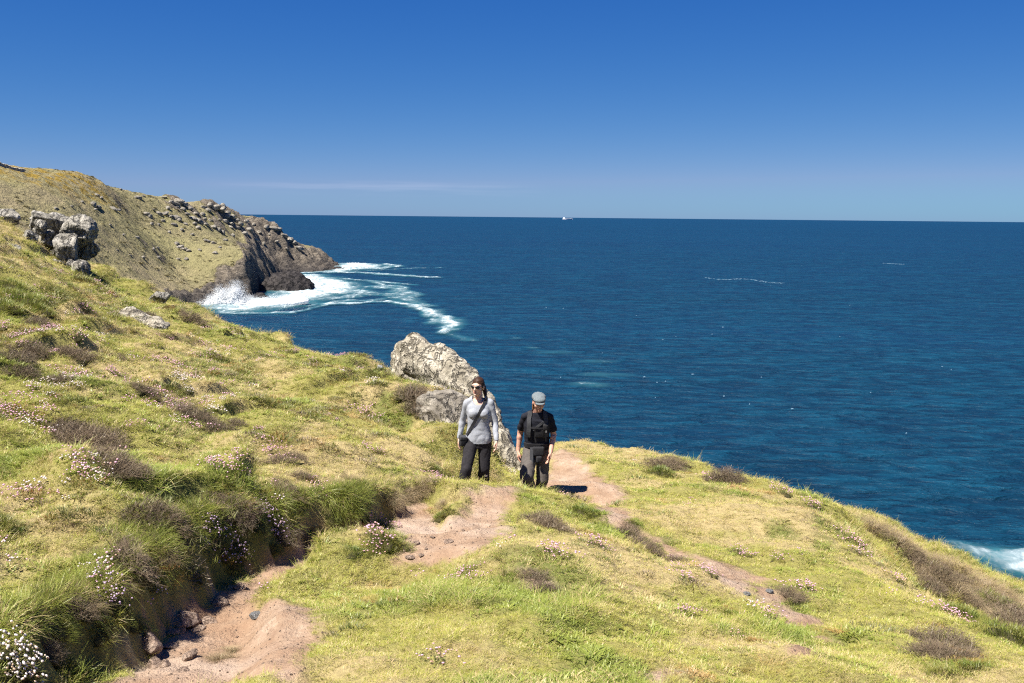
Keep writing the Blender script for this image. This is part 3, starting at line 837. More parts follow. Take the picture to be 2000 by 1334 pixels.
def twig_mesh(name, n, rad, h, mat, seed, w=0.0045):
    rd = random.Random(seed); V_, F_ = [], []
    def strip(p, q, w0, w1):
        d = (q - p); s = Vector((-d.y, d.x, 0)); s = s.normalized() if s.length > 1e-6 else Vector((1, 0, 0))
        if rd.random() < .5: s = d.cross(s).normalized()
        k = len(V_); V_.extend([tuple(p - s * w0), tuple(p + s * w0), tuple(q + s * w1), tuple(q - s * w1)]); F_.append((k, k + 1, k + 2, k + 3))
    for i in range(n):
        a = rd.random() * 6.283; r = math.sqrt(rd.random())
        lump = 1 + 0.28 * math.sin(3 * a + seed) + 0.15 * math.sin(7 * a + 2 * seed)
        p = Vector((rad * 0.55 * r * math.cos(a), rad * 0.55 * r * math.sin(a), -0.02))
        tip = Vector((rad * 1.05 * r * math.cos(a) * lump, rad * 1.05 * r * math.sin(a) * lump, h * (1 - 0.6 * r * r) * rd.uniform(0.55, 1.1)))
        mid = p.lerp(tip, 0.5) + Vector((rd.gauss(0, .12) * rad, rd.gauss(0, .12) * rad, 0.06 * h))
        strip(p, mid, w, w * 0.7); strip(mid, tip, w * 0.7, w * 0.3)
        for b in range(5):
            f = rd.uniform(0.25, 0.98); s0 = mid.lerp(tip, f) if rd.random() < .65 else p.lerp(mid, f)
            e = s0 + Vector((rd.gauss(0, .16) * rad, rd.gauss(0, .16) * rad, abs(rd.gauss(0.25, .2)) * h * 0.55))
            strip(s0, e, w * 0.45, w * 0.25)
    return np_mesh(name, V_, F_, mat, True)

# ------------------------------------------------------------------ thrift clumps
THRIFT_PROTO = {}
for ci, (cn, cm) in enumerate((('pink', M_PINK), ('white', M_WHITE), ('lilac', M_LILAC))):
    for vi in range(2):
        sd_ = 10 * ci + vi + 1
        fl, st = flowers_mesh(40 if vi == 0 else 26, 0.15, 0.06, cm, 'flower_heads', sd_, 0.0125)
        THRIFT_PROTO[cn, vi] = (dome_blades(230, 0.15, 0.06, 0.055, 0.0042, M_CUSHION, 'cushion', sd_), fl, st)
CORE = core_dome(0.15, 0.05, M_CORE, 'filler_core', 3)

_pl = {}
def preplace(spots):
    g_ = ground([q[0] for q in spots], [q[1] for q in spots])
    zx_, zy_ = normals(g_[:, 0], g_[:, 1], 0.2)
    for q, a_, b_, c_ in zip(spots, g_, zx_, zy_): _pl[q[0], q[1]] = (a_, b_, c_)
def place(px, py):
    if (px, py) not in _pl: preplace([(px, py)])
    return _pl[px, py][0]
def thrift(px, py, col, size, vi=0, stretch=1.0, rz=None):
    q = place(px, py)
    cu, fl, st = THRIFT_PROTO[col, vi]
    o = empty('thrift_clump')
    link('cushion', cu, o, kind='stuff')
    o.location = q; size *= 0.62; o.scale = (size * stretch, size, size * 0.9); o.rotation_euler = (0, 0, rz if rz is not None else random.random() * 6.28)
    _, zx_, zy_ = _pl[px, py]
    up = Vector((-zx_ * 0.7, -zy_ * 0.7, 1)).to_track_quat('Z', 'Y') @ Euler((0, 0, o.rotation_euler[2])).to_quaternion()
    o.rotation_euler = up.to_euler()
    link('filler_core', CORE, o, kind='stuff')
    link('flower_heads', fl, o, kind='stuff'); link('flower_stalks', st, o, kind='stuff')
    return o
THRIFT = {
 ('white thrift clump', 'on the mossy hummock at the left edge', 'white', 'thrift on the left hummock'):
   [(62,757,1.0),(88,752,1.2),(112,760,1.0),(138,742,1.1),(150,755,.9),(100,775,.8)],
 ('pale pink thrift clump', 'on the ridge by the brown bushes', 'pink', 'thrift on the upper left slope'):
   [(10,640,1.2),(30,660,1.1),(45,672,1.0),(20,775,1.0),(105,690,.9),(230,735,1.1),(215,725,1.0)],
 ('white thrift clump', 'in the streaky middle patch', 'white', 'thrift on the middle slope'):
   [(345,738,1.2),(358,748,1.0),(366,762,.9),(402,782,1.0),(412,800,.9),(425,806,1.0)],
 ('pink thrift clump', 'on the open green slope', 'pink', 'thrift on the open slope'):
   [(305,706,1.2),(325,708,1.3),(345,716,1.1),(384,696,1.2),(420,728,1.1),(690,800,1.2),(712,805,1.3),(735,815,1.0),(715,876,1.1),(735,884,1.0),(575,688,1.2),(610,705,1.0)],
 ('pink thrift clump', 'below the dark hummock on the middle slope', 'pink', 'thrift below the hummock'):
   [(505,845,1.0),(520,862,1.1),(530,884,1.2),(548,900,1.0),(425,912,1.3),(412,905,.9),(375,838,1.0),(440,918,1.0),(610,940,.9),(625,962,1.0)],
 ('lilac thrift clump', 'on the shaded bank over the hollow path', 'lilac', 'thrift on the shaded bank'):
   [(508,990,1.0),(522,1005,1.1),(538,1025,1.1),(548,1045,.9),(400,1020,1.0),(428,1035,1.0),(392,1065,.9),(430,1080,1.0),(455,1060,.9),(205,1140,1.0),(218,1165,.9),(295,1140,.8),(470,1085,.9)],
 ('white thrift clump', 'in the bottom left corner', 'white', 'thrift in the bottom left corner'):
   [(12,1262,1.1),(30,1285,1.1),(52,1298,1.0),(15,1318,1.1),(38,1322,.9)],
 ('pink thrift clump', 'above the bare hollow', 'pink', 'thrift above the bare hollow'):
   [(735,1045,1.1),(748,1055,1.0),(715,1012,.9),(742,1022,1.0),(770,1030,.9),(728,1078,1.0),(845,932,1.1),(858,940,1.0)],
 ('pale pink thrift clump', 'among short turf below the people', 'pink', 'thrift on the near turf'):
   [(1072,1078,1.2),(1086,1085,1.0),(912,1122,.9),(925,1132,.9),(882,1140,.9),(850,1298,1.0),(1155,1062,1.1),(1178,1072,.9)],
 ('pink thrift clump', 'along the worn right path', 'pink', 'thrift along the right path'):
   [(1308,1095,.8),(1325,1110,.8),(1335,1130,.9),(1375,1115,.9),(1385,1122,.8),(1488,1195,1.0),(1500,1206,.8),(1440,1078,.9),(1455,1086,.8),(1520,1093,.9),(1565,1150,1.1),(1580,1157,1.0),(1340,1200,.8)],
 ('pink thrift clump', 'on the grassy rim against the sea', 'pink', 'thrift on the cliff rim'):
   [(1380,934,1.2),(1520,958,1.3),(1535,966,1.2),(1575,982,1.3),(1592,990,1.1),(1655,1050,1.3),(1668,1066,1.3),(1682,1082,1.2),(1750,1132,1.0),(1840,1198,1.2),(1858,1206,1.2),(1875,1216,1.1)],
 ('pink thrift clump', 'on the slope below the grey crag', 'pink', 'thrift below the crag'):
   [(188,556,1.6),(202,566,1.6),(215,578,1.4),(150,655,1.2),(165,600,1.2),(70,565,1.2),(90,585,1.2)],
 ('white-flowered thrift clump', 'on the turf around the boulder', 'white', 'thrift around the boulder'):
   [(728,748,1.4),(840,752,1.0),(858,760,.9),(985,915,.9),(1000,925,.8),(905,915,.8)],
}
preplace([q for v_ in THRIFT.values() for q in v_])
for (what, where, col, grp), spots in THRIFT.items():
    its = []
    for k, (px_, py_, s_) in enumerate(spots):
        its.append((px_ + 0.01 * k, thrift(px_, py_, col, s_, k % 2, random.uniform(1.0, 1.5))))
    order_labels(its, what, where, grp, 'flower clump')

# small loose flowers over the turf
fn_ = 900
fx_, fy_ = [], []
while len(fx_) < fn_:
    r_ = rng.uniform(6.5, 28, 4000); a_ = rng.uniform(-0.6, 0.55, 4000)
    x_, y_ = r_ * np.sin(a_), r_ * np.cos(a_)
    pr = sstep(0.25, 0.75, fbm(x_ * 0.8, y_ * 0.8, 3, 161)) * (0.04 + 0.96 * sstep(-1, -5, x_))
    k_ = (rng.random(4000) < pr) & (bare_mask(x_, y_) < 0.2) & (r_ < np.interp(a_, _rt, _rr))
    fx_ += list(x_[k_]); fy_ += list(y_[k_])
fx_, fy_ = np.array(fx_[:fn_]), np.array(fy_[:fn_])
sp_protos = [flowers_mesh(7, 0.06, 0.02, m_, 'loose_flowers', 70 + i, 0.009, 0.05)[0] for i, m_ in enumerate((M_PINK, M_WHITE, M_PINK))]
instancer('scattered_flowers', np.c_[fx_, fy_, ground_z(fx_, fy_)], np.c_[0 * fx_, 0 * fx_, rng.random(fn_) * 6.28], 0.7 + 0.6 * rng.random(fn_), rng.integers(0, 3, fn_), {}, sp_protos,
          kind='stuff', label='small pink and white flowers scattered through the turf', category='flowers')

# ------------------------------------------------------------------ shrubs
HEATHER = [(twig_mesh('twigs', 260, 0.40, 0.30, M_HEATHER, 40 + i), dome_blades(900, 0.38, 0.20, 0.05, 0.006, M_HEATHLEAF, 'leaf_sprays', 40 + i), core_dome(0.36, 0.13, M_CORE, 'filler_core', 40 + i)) for i in range(3)]
BARE_TW = [(twig_mesh('twigs', 420, 0.42, 0.36, M_HEATHER, 50 + i), dome_blades(350, 0.38, 0.10, 0.06, 0.005, M_HEATHER, 'dead_sprays', 50 + i), core_dome(0.30, 0.06, M_CORE, 'filler_core', 50 + i)) for i in range(2)]
GREENS = [(dome_blades(1100, 0.28, 0.14, 0.085, 0.006, M_GREEN, 'shoots', 80 + i, 0.8), core_dome(0.25, 0.10, M_CORE, 'filler_core', 80 + i)) for i in range(3)]
TUSS = [(dome_blades(900, 0.24, 0.08, 0.20, 0.0045, M_DEADGRASS, 'dead_blades', 90 + i, 1.1, 3, 1.1), core_dome(0.2, 0.07, M_CORE, 'filler_core', 90 + i)) for i in range(2)]
REDS = [(dome_blades(1000, 0.28, 0.09, 0.05, 0.006, M_REDLEAF, 'reddish_leaves', 100 + i, 0.8), core_dome(0.25, 0.07, M_CORE, 'filler_core', 100 + i)) for i in range(2)]
def shrub(name, parts, px, py, s, sx=1.0, h=1.0, where=''):
    q = place(px, py)
    o = empty(name, tuple(q + np.array([0, 0, -0.01])))
    _, zx_, zy_ = _pl[px, py]
    up = Vector((-zx_ * 0.6, -zy_ * 0.6, 1)).to_track_quat('Z', 'Y') @ Euler((0, 0, random.random() * 6.28)).to_quaternion()
    o.rotation_euler = up.to_euler(); s *= {'grass_tussock': 0.6, 'heather_bush': 0.95, 'dead_bush': 0.9}.get(name, 0.75) * (0.72 if 'hollow path' in where and name != 'heather_bush' else 1.0); o.scale = (s * sx, s, s * h * 0.85)
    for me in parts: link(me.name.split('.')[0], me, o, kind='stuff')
    return o
SHRUBS = [
 ('heather_bush', 'dark brown heather bush', 'on the upper left slope', HEATHER, 'heather on the upper slope', 'bush', [(155,700,.75),(130,690,.5),(60,690,.7),(30,705,.8),(375,628,1.0),(45,730,.6),(115,745,.5),(330,662,.5),(230,700,.4),(290,620,.6),(75,640,.8)]),
 ('dead_bush', 'bare twiggy dead bush', 'on the middle left slope', BARE_TW, 'dead bushes', 'bush', [(150,860,.75),(185,880,1.0),(215,910,.75),(125,835,.5),(240,925,.5)]),
 ('heather_bush', 'brown heather mound', 'across the middle slope', HEATHER, 'heather across the middle slope', 'bush', [(345,800,.6),(372,815,.7),(400,828,.6),(425,842,.5),(545,905,.5),(575,900,.45),(590,935,.4),(270,760,.5),(290,770,.4),(460,830,.4),(560,965,.45)]),
 ('heather_bush', 'grey-brown heather clump', 'topping the bank over the hollow path', HEATHER, 'heather along the bank', 'bush', [(285,1005,.5),(255,1100,.45),(190,1090,.40),(330,1018,.5),(425,985,.45),(140,1190,.40),(455,995,.4),(480,1005,.4),(90,1265,.35),(560,1040,.4),(600,1060,.4)]),
 ('green_shrub', 'bright green leafy tuft', 'along the bank over the hollow path', GREENS, 'green tufts along the bank', 'shrub', [(355,985,.9),(385,1000,.8),(500,1020,.8),(105,1215,.8),(120,1300,.9),(170,1310,.7),(5,1025,1.0),(235,1190,.7),(300,1120,.7),(335,1080,.8),(420,1050,.8),(470,1060,.8),(530,1065,.8),(620,1040,.8),(260,1215,.7),(190,1230,.7),(380,1120,.6),(450,1100,.6),(690,1080,.8),(725,1065,1.0),(650,1010,.7)]),
 ('grass_tussock', 'straw-coloured dead grass tussock', 'hanging over the hollow path', TUSS, 'dead tussocks over the hollow path', 'tussock', [(310,1075,1.0),(340,1050,.9),(225,1135,.8),(365,1035,.8),(250,1070,.7),(430,1290,.7),(445,1270,.6),(160,1170,.8)]),
 ('grass_tussock', 'dark tufted bank of grass', 'above the bare hollow', TUSS, 'tussocks above the bare hollow', 'tussock', [(790,962,1.0),(815,955,1.0),(838,948,.9),(765,972,.8),(680,940,.9),(660,948,.8),(870,985,.6)]),
 ('green_shrub', 'rounded green tuft', 'beside the bare hollow', GREENS, 'green tufts by the bare hollow', 'shrub', [(755,1055,.8),(775,1065,.6),(865,1010,.6),(880,1000,.5),(845,915,.7),(870,925,.6)]),
 ('heather_bush', 'brown heather patch', 'below the people', HEATHER, 'heather below the people', 'bush', [(1055,1020,.55),(1075,1030,.45),(1225,1045,.5),(1252,1068,.55),(1270,1080,.4),(1320,1100,.4),(1040,1130,.35),(1060,1150,.3)]),
 ('red_shrub', 'low reddish-green shrub', 'near the right path', REDS, 'reddish shrubs', 'shrub', [(1145,1040,.9),(1165,1050,.7),(1440,1240,.7),(1470,1255,.7),(1420,1190,.5),(1820,1225,.8),(1790,1230,.6),(1870,1280,.9),(1900,1300,.9)]),
 ('green_shrub', 'green leafy tuft', 'right of the people', GREENS, 'green tufts on the right slope', 'shrub', [(1235,1022,.6),(1130,1000,.8),(1165,1005,.7),(1110,1090,.6),(1290,925,1.2),(1320,918,.9),(1340,1095,.5),(1900,1310,.9),(1850,1320,.8),(1430,1200,.6)]),
 ('heather_bush', 'faded brown heather clump', 'near the cliff rim', HEATHER, 'heather near the rim', 'bush', [(1295,915,.9),(1312,908,.7),(1415,938,.8),(1430,943,.6),(1840,1262,.7),(1815,1275,.5),(1855,1285,.5),(1540,1165,.5)]),
 ('green_shrub', 'dark green bush', 'at the left edge below the crag', GREENS, 'dark bushes below the crag', 'bush', [(20,580,2.0),(45,590,1.8),(100,578,1.5),(30,560,1.6),(70,605,1.4),(345,665,1.0),(5,600,1.8),(130,560,1.2),(240,590,1.0)]),
 ('grass_tussock', 'shaggy pale tussock', 'on the slope beyond the crest', TUSS, 'tussocks on the lower right slope', 'tussock', [(1750,1060,2.0),(1790,1085,2.0),(1830,1100,2.2),(1880,1120,2.0),(1920,1150,2.0),(1960,1170,2.0),(1850,1150,2.0),(1900,1190,1.8),(1950,1215,1.8),(1990,1240,1.8),(1810,1130,1.8),(1990,1190,2.0),(1700,1030,1.8)]),
 ('heather_bush', 'dark scrubby bush', 'on the slope beyond the crest', HEATHER, 'scrub on the lower right slope', 'bush', [(1790,1115,1.0),(1810,1150,1.0),(1880,1175,1.1),(1840,1125,.9),(1960,1200,1.1),(1930,1225,.9),(1985,1225,1.0),(1870,1140,.8),(1905,1165,.8),(1770,1085,.9)]),
 ('green_shrub', 'leafy green bush', 'below the right crest', GREENS, 'green bushes on the lower right slope', 'bush', [(1925,1175,1.6),(1950,1185,1.6),(1985,1160,1.6),(1915,1210,1.4),(1880,1205,1.3),(1975,1250,1.4)]),
 ('heather_bush', 'brown heather fringe', 'in front of the pale boulder', HEATHER, 'heather around the boulder', 'bush', [(805,770,.8),(820,785,.7),(812,800,.6),(870,752,.7),(900,760,.7),(850,748,.6)]),
 ('green_shrub', 'green leafy tuft', 'on the turf bank before the boulder', GREENS, 'green tufts by the boulder', 'shrub', [(840,755,.8),(885,765,.9),(905,772,.9),(915,790,.7)]),
]
preplace([q for v_ in SHRUBS for q in v_[-1]])
for name, what, where, protos_, grp, cat, spots in SHRUBS:
    its = []
    for k, (px_, py_, s_) in enumerate(spots):
        its.append((px_ + 0.01 * k, shrub(name, protos_[k % len(protos_)], px_, py_, s_, random.uniform(0.95, 1.35), random.uniform(0.8, 1.15), where)))
    order_labels(its, what, where, grp, cat)

# low heath: small dark tufts through the turf, thick on the left slope
hn = 38000
hr_ = 5.0 + 30 * rng.random(hn) ** 0.9; ha_ = rng.uniform(-0.62, 0.6, hn)
hx_, hy_ = hr_ * np.sin(ha_), hr_ * np.cos(ha_)
hm = fbm(hx_ * 0.55, hy_ * 0.55, 3, 181) + 0.55 * fbm(hx_ * 2.2, hy_ * 2.2, 3, 183)
pr = sstep(0.18, 0.62, hm) * (0.10 + 0.9 * sstep(0.5, -3.5, hx_))
k_ = (rng.random(hn) < pr) & (bare_mask(hx_, hy_) < 0.15) & (hr_ < np.interp(ha_, _rt, _rr) - 0.2)
hx_, hy_, hr_ = hx_[k_], hy_[k_], hr_[k_]

hz_x, hz_y = normals(hx_, hy_, 0.1)
heath_protos = [dome_blades(150, 0.13, 0.055, 0.035, 0.0055, m_, 'heath', 200 + i) for i, m_ in enumerate((M_HEATHLEAF, M_GREEN, M_HEATHER, M_CUSHION, M_CUSHION, M_REDLEAF))]
instancer('heath', np.c_[hx_, hy_, ground_z(hx_, hy_)], np.c_[np.clip(hz_y, -.8, .8) * .7, -np.clip(hz_x, -.8, .8) * .7, rng.random(len(hx_)) * 6.28], (0.55 + 1.0 * rng.random(len(hx_)) ** 2) * np.clip((hr_ / 12) ** 0.35, 0.8, 1.4), rng.integers(0, 6, len(hx_)), {}, heath_protos,
          kind='stuff', label='low brown and dark green heath growing through the turf', category='heath')

# ------------------------------------------------------------------ rocks
def rock_mat(name, dark, mid, pale, sc, lichen=(0.42, 0.39, 0.31), bump=0.06, moss=0.0):
    t = NT(name)
    tc = t.new('ShaderNodeTexCoord').outputs['Object']
    a = t.noise(sc, 7, 0.68, tc, 0.6); b = t.noise(sc * 3.3, 6, 0.7, tc, 0.3); c = t.noise(sc * 0.45, 3, 0.5, tc)
    col = t.ramp(a, [(0.30, dark), (0.44, mid), (0.60, pale), (0.78, lichen)])
    spots = t.ramp(t.noise(sc * 5, 4, 0.7, tc, 1.0), [(0.50, 0.0), (0.62, 0.85)])
    col = t.mix(spots, col, t.mix(0.6, dark, mid))
    crk = t.math('ABSOLUTE', t.math('SUBTRACT', t.noise(sc * 0.9, 5, 0.6, t.scale(tc, (1.0, 1.0, 0.45)), 0.8), 0.5))
    crack = t.ramp(crk, [(0.0, 1.0), (0.028, 0.0)])
    col = t.mix(t.math('MULTIPLY', crack, 0.75), col, dark)
    h = t.math('ADD', t.math('MULTIPLY', b, 0.7), a)
    h = t.math('SUBTRACT', h, t.math('MULTIPLY', crack, 0.5))
    t.set(color=col, rough=0.92, spec=0.15, normal=t.bump(h, bump, 1.0))
    return t.m
M_BOULDER = rock_mat('lichened_granite', (0.07, 0.06, 0.046), (0.29, 0.26, 0.20), (0.50, 0.455, 0.37), 2.4, (0.64, 0.59, 0.49), 0.10)
M_OUTCROP = rock_mat('outcrop_rock', (0.05, 0.044, 0.036), (0.18, 0.16, 0.13), (0.32, 0.29, 0.24), 2.6, (0.44, 0.40, 0.33), 0.10)
M_CRAG = rock_mat('crag_rock', (0.07, 0.066, 0.056), (0.24, 0.225, 0.19), (0.44, 0.415, 0.365), 1.6, (0.60, 0.57, 0.50), 0.14)
M_SLATE = rock_mat('path_stone', (0.16, 0.11, 0.08), (0.29, 0.21, 0.16), (0.36, 0.275, 0.215), 2.0, (0.42, 0.35, 0.29), 0.02)
M_GREYST = rock_mat('grey_stone', (0.14, 0.14, 0.14), (0.24, 0.24, 0.24), (0.34, 0.34, 0.335), 7.0, (0.45, 0.44, 0.43), 0.02)
M_FARROCK = rock_mat('headland_rock', (0.07, 0.065, 0.056), (0.23, 0.21, 0.175), (0.40, 0.37, 0.315), 0.5, (0.52, 0.49, 0.43), 0.3)
M_SEAROCK = rock_mat('wave_washed_rock', (0.010, 0.009, 0.010), (0.030, 0.027, 0.027), (0.062, 0.055, 0.052), 0.22, (0.10, 0.09, 0.08), 0.9)

WORK = bpy.data.scenes.new('work')
def remesh(me, voxel, smooth=2):
    """voxel skin over a set of bodies, made in a scene of its own and read back as a mesh"""
    o = bpy.data.objects.new('tmp', me); WORK.collection.objects.link(o)
    r = o.modifiers.new('r', 'REMESH'); r.mode = 'VOXEL'; r.voxel_size = voxel
    if smooth:
        sm = o.modifiers.new('s', 'SMOOTH'); sm.factor = 0.5; sm.iterations = smooth
    vl = WORK.view_layers[0]; vl.update(); dg = vl.depsgraph
    out = bpy.data.meshes.new_from_object(o.evaluated_get(dg), preserve_all_data_layers=False, depsgraph=dg)
    bpy.data.objects.remove(o)
    return out

def chip(me, seed, n_pl=16, lo=0.72, hi=0.96, joints=False):
    """cut flat faces off a body"""
    n_ = len(me.vertices); co = np.empty(n_ * 3, np.float32); me.vertices.foreach_get('co', co); co = co.reshape(-1, 3).astype(float)
    rg = np.random.default_rng(seed)
    J = np.array(Euler((0.35 + 0.2 * rg.normal(), 0.30 + 0.2 * rg.normal(), 0.5 + 0.25 * rg.normal())).to_matrix())
    for c_ in range(n_pl):
        nn_ = rg.normal(size=3); nn_[1] -= 0.4
        if joints: nn_ = J[:, c_ % 3] * (1 if (c_ // 3) % 2 else -1) + 0.16 * rg.normal(size=3)
        nn_ /= np.linalg.norm(nn_)
        pr_ = co @ nn_; mx_, mn_ = pr_.max(), np.median(pr_)
        lim = mn_ + (mx_ - mn_) * rg.uniform(lo, hi)
        co -= np.maximum(pr_ - lim, 0)[:, None] * nn_ * 0.9
    me.vertices.foreach_set('co', co.astype(np.float32).ravel()); me.update()

def roughen(me, amp, freq, seed=0, facet=0.5):
    """break a smooth body into chipped planes and grain"""
    n_ = len(me.vertices); co = np.empty(n_ * 3, np.float32); no = np.empty(n_ * 3, np.float32)
    me.vertices.foreach_get('co', co); me.vertices.foreach_get('normal', no)
    co = co.reshape(-1, 3); no = no.reshape(-1, 3)
    off = Vector((seed * 3.7, seed * 1.3, seed * 7.1)); d = np.empty(n_)
    for i in range(n_):
        q = Vector(co[i]) * freq + off
        v = mnoise.voronoi(q * 0.9 + 0.5 * mnoise.noise_vector(q * 0.8), distance_metric='DISTANCE', exponent=2.5)[0]
        ly = (q.z * 1.3 + 0.5 * q.x + 0.8 * mnoise.noise(q * 0.6)); ly -= math.floor(ly)
        d[i] = 0.6 * facet * (min(v[1] - v[0], 0.3) - 0.2) + 0.7 * (ly - (1 if ly > 0.85 else 0) * (ly - 0.85) * 6) * facet + 0.22 * mnoise.noise(q * 1.1) + 0.3 * abs(mnoise.noise(q * 2.0)) + 0.25 * mnoise.noise(q * 3.1) + 0.14 * mnoise.noise(q * 7.3)
    co += no * (d * amp)[:, None]
    me.vertices.foreach_set('co', co.ravel()); me.update()
    me.polygons.foreach_set('use_smooth', np.ones(len(me.polygons), bool))

FLAT = {'crag_rock', 'sea_stack', 'sea_rock'}
def outline_rock(name, outline, Yf, depth, voxel, mat, amp, freq, seed=0, slope=0.0, lean=0.0, round_=0.45, chips=(14, 0.82, 0.98), blunt=0.4, **props):
    """a body whose outline is given in the picture, with its own distance, depth and tilt"""
    Y0 = Yf
    P = [at(px, py, Y0) for px, py in outline]
    uv = np.array([(q[0], q[2]) for q in P]); lo, hi = uv.min(0), uv.max(0); c0 = (lo + hi) / 2; c0[1] = lo[1]
    uv = uv - c0
    s = voxel * 0.8
    gu, gv = np.meshgrid(np.arange(uv[:, 0].min() - s, uv[:, 0].max() + s, s), np.arange(uv[:, 1].min() - s, uv[:, 1].max() + s, s), indexing='ij')
    sd = poly_sd(gu.ravel(), gv.ravel(), uv).reshape(gu.shape)
    rr = min(np.ptp(uv[:, 0]), np.ptp(uv[:, 1])) * round_
    b = 0.5 * depth * np.clip(sd / rr, 0, 1) ** blunt + 0.02 * depth
    yy = slope * gu + lean * gv
    fr = np.stack([gu, yy - b, gv], -1); bk = np.stack([gu, yy + b, gv], -1)
    ins = sd > 0
    idf = np.arange(gu.size).reshape(gu.shape); idb = idf + gu.size
    cell = ins[:-1, :-1] & ins[1:, :-1] & ins[1:, 1:] & ins[:-1, 1:]
    F = []
    ci, cj = np.nonzero(cell)
    f1 = np.stack([idf[ci, cj], idf[ci + 1, cj], idf[ci + 1, cj + 1], idf[ci, cj + 1]], -1)
    f2 = np.stack([idb[ci, cj], idb[ci, cj + 1], idb[ci + 1, cj + 1], idb[ci + 1, cj]], -1)
    F = [f1, f2]
    cp = np.pad(cell, 1)
    for di, dj, e in ((-1, 0, (0, 0, 0, 1)), (1, 0, (1, 1, 1, 0)), (0, -1, (1, 0, 0, 0)), (0, 1, (0, 1, 1, 1))):
        m = cell & ~cp[1 + di:cp.shape[0] - 1 + di, 1 + dj:cp.shape[1] - 1 + dj]
        a_, b_ = np.nonzero(m)
        p1, p2 = (a_ + e[0], b_ + e[1]), (a_ + e[2], b_ + e[3])
        F.append(np.stack([idf[p1], idb[p1], idb[p2], idf[p2]], -1))
    F = np.concatenate(F); Vv = np.concatenate([fr.reshape(-1, 3), bk.reshape(-1, 3)])
    used = np.unique(F); rm = np.full(len(Vv), -1); rm[used] = np.arange(len(used))
    me = np_mesh(name, Vv[used], rm[F])
    me = remesh(me, voxel, 3)
    chip(me, seed + 500, *chips)
    roughen(me, amp, freq, seed)
    if name in FLAT: me.polygons.foreach_set('use_smooth', np.zeros(len(me.polygons), bool))
    me.name = name; me.materials.clear(); me.materials.append(mat)
    o = link(name, me, **props)
    o.location = (c0[0], Y0, c0[1])
    return o

outline_rock('boulder', [(730,775),(738,738),(747,710),(756,690),(770,678),(790,670),(805,678),(828,690),(852,688),(878,698),(904,712),(928,732),(944,756),(968,785),(990,830),(1014,868),(1022,905),(998,935),(940,925),(905,860),(870,800),(790,765)],
             17.7, 1.3, 0.032, M_BOULDER, 0.13, 2.4, 3, slope=-1.0, lean=0.35, round_=0.38, chips=(9, 0.86, 0.99),
             label='big pale lichen-covered boulder leaning behind the woman', category='boulder')
outline_rock('rock_outcrop', [(800,812),(815,786),(838,776),(880,778),(912,782),(926,804),(915,856),(880,858),(840,848)], 15.8, 1.2, 0.03, M_OUTCROP, 0.13, 3.0, 8, slope=-0.3, lean=0.6, chips=(12, 0.7, 0.95, True),
             label='rough grey rock outcrop under turf, left of the woman\'s shoulder', category='rock')
outline_rock('rock', [(735,722),(738,713),(746,713),(750,720),(744,726)], 20.5, 0.12, 0.012, M_GREYST, 0.02, 6.0, 9, label='small pale stone at the left foot of the big boulder', category='rock')
CRAG = [
 ([(45,432),(52,424),(75,417),(105,424),(135,428),(160,440),(165,452),(140,462),(110,462),(80,452)], 31.0, 1.2, 0.3, 'long pale slab lying along the top of the crag'),
 ([(56,446),(64,436),(82,429),(88,440),(90,455),(75,462),(58,456)], 29.8, 0.5, 0.0, 'small pointed block at the left end of the crag'),
 ([(112,455),(125,440),(140,430),(158,424),(172,438),(182,458),(176,466),(160,470),(148,488),(125,482),(114,470)], 30.4, 1.2, -0.4, 'dark overhanging block at the upper right of the crag'),
 ([(98,490),(106,470),(118,460),(135,466),(152,482),(158,500),(154,520),(140,528),(122,520),(105,530),(96,515)], 29.6, 1.0, -0.3, 'rugged main block in the middle of the crag'),
 ([(158,490),(160,470),(168,461),(182,472),(188,484),(184,503),(165,505)], 31.2, 0.8, -0.5, 'shaded square block at the right end of the crag'),
 ([(134,535),(140,520),(158,512),(168,528),(174,548),(158,560),(145,552)], 29.0, 0.7, -0.3, 'slab standing at the foot of the crag'),
 ([(92,520),(98,505),(112,500),(125,515),(128,535),(108,545),(95,535)], 28.9, 0.6, -0.2, 'broken block low on the left side of the crag'),
 ([(-30,435),(-15,413),(12,408),(30,413),(38,424),(20,436)], 30.5, 1.0, 0.0, 'pale rock at the left edge above the crag'),
 ([(-15,500),(-5,478),(14,475),(32,484),(40,494),(20,503)], 25.5, 0.6, 0.0, 'low broken rock at the left edge below the crag top'),
 ([(292,580),(300,572),(318,574),(332,582),(322,592),(302,590)], 33.5, 0.7, 0.0, 'flat grey rock breaking the rim line'),
]
CRAG += [
 ([(52,445),(66,432),(118,434),(158,444),(170,470),(172,505),(164,548),(150,580),(105,568),(76,525),(54,485)], 31.3, 1.8, -0.3, 'shadowed body of the crag behind its front blocks'),
 ([(64,470),(74,455),(96,452),(112,462),(110,485),(90,492),(70,485)], 30.2, 0.9, 0.0, 'broken grey block under the long slab of the crag'),
 ([(118,530),(126,508),(142,505),(152,520),(150,545),(132,552)], 29.3, 0.8, -0.2, 'narrow upright block low in the middle of the crag'),
 ([(40,470),(48,455),(64,452),(70,470),(60,485),(45,482)], 29.0, 0.6, 0.0, 'small rock in the turf left of the crag'),
]
for k, (ol, Y_, dp, sl, lab) in enumerate(CRAG):
    cx_ = sum(q[0] for q in ol) / len(ol); cy_ = sum(q[1] for q in ol) / len(ol)
    ol = [(cx_ + (q[0] - cx_) * 1.28, cy_ + (q[1] - cy_) * 1.28) for q in ol]
    outline_rock('crag_rock', ol, Y_, dp, 0.04, M_CRAG, 0.10, 2.6, 20 + k, slope=sl, lean=0.25, round_=0.4, chips=(15, 0.50, 0.88, True), blunt=0.25, label=lab, category='rock', group='rocks of the near crag')
_q = place(262, 622)
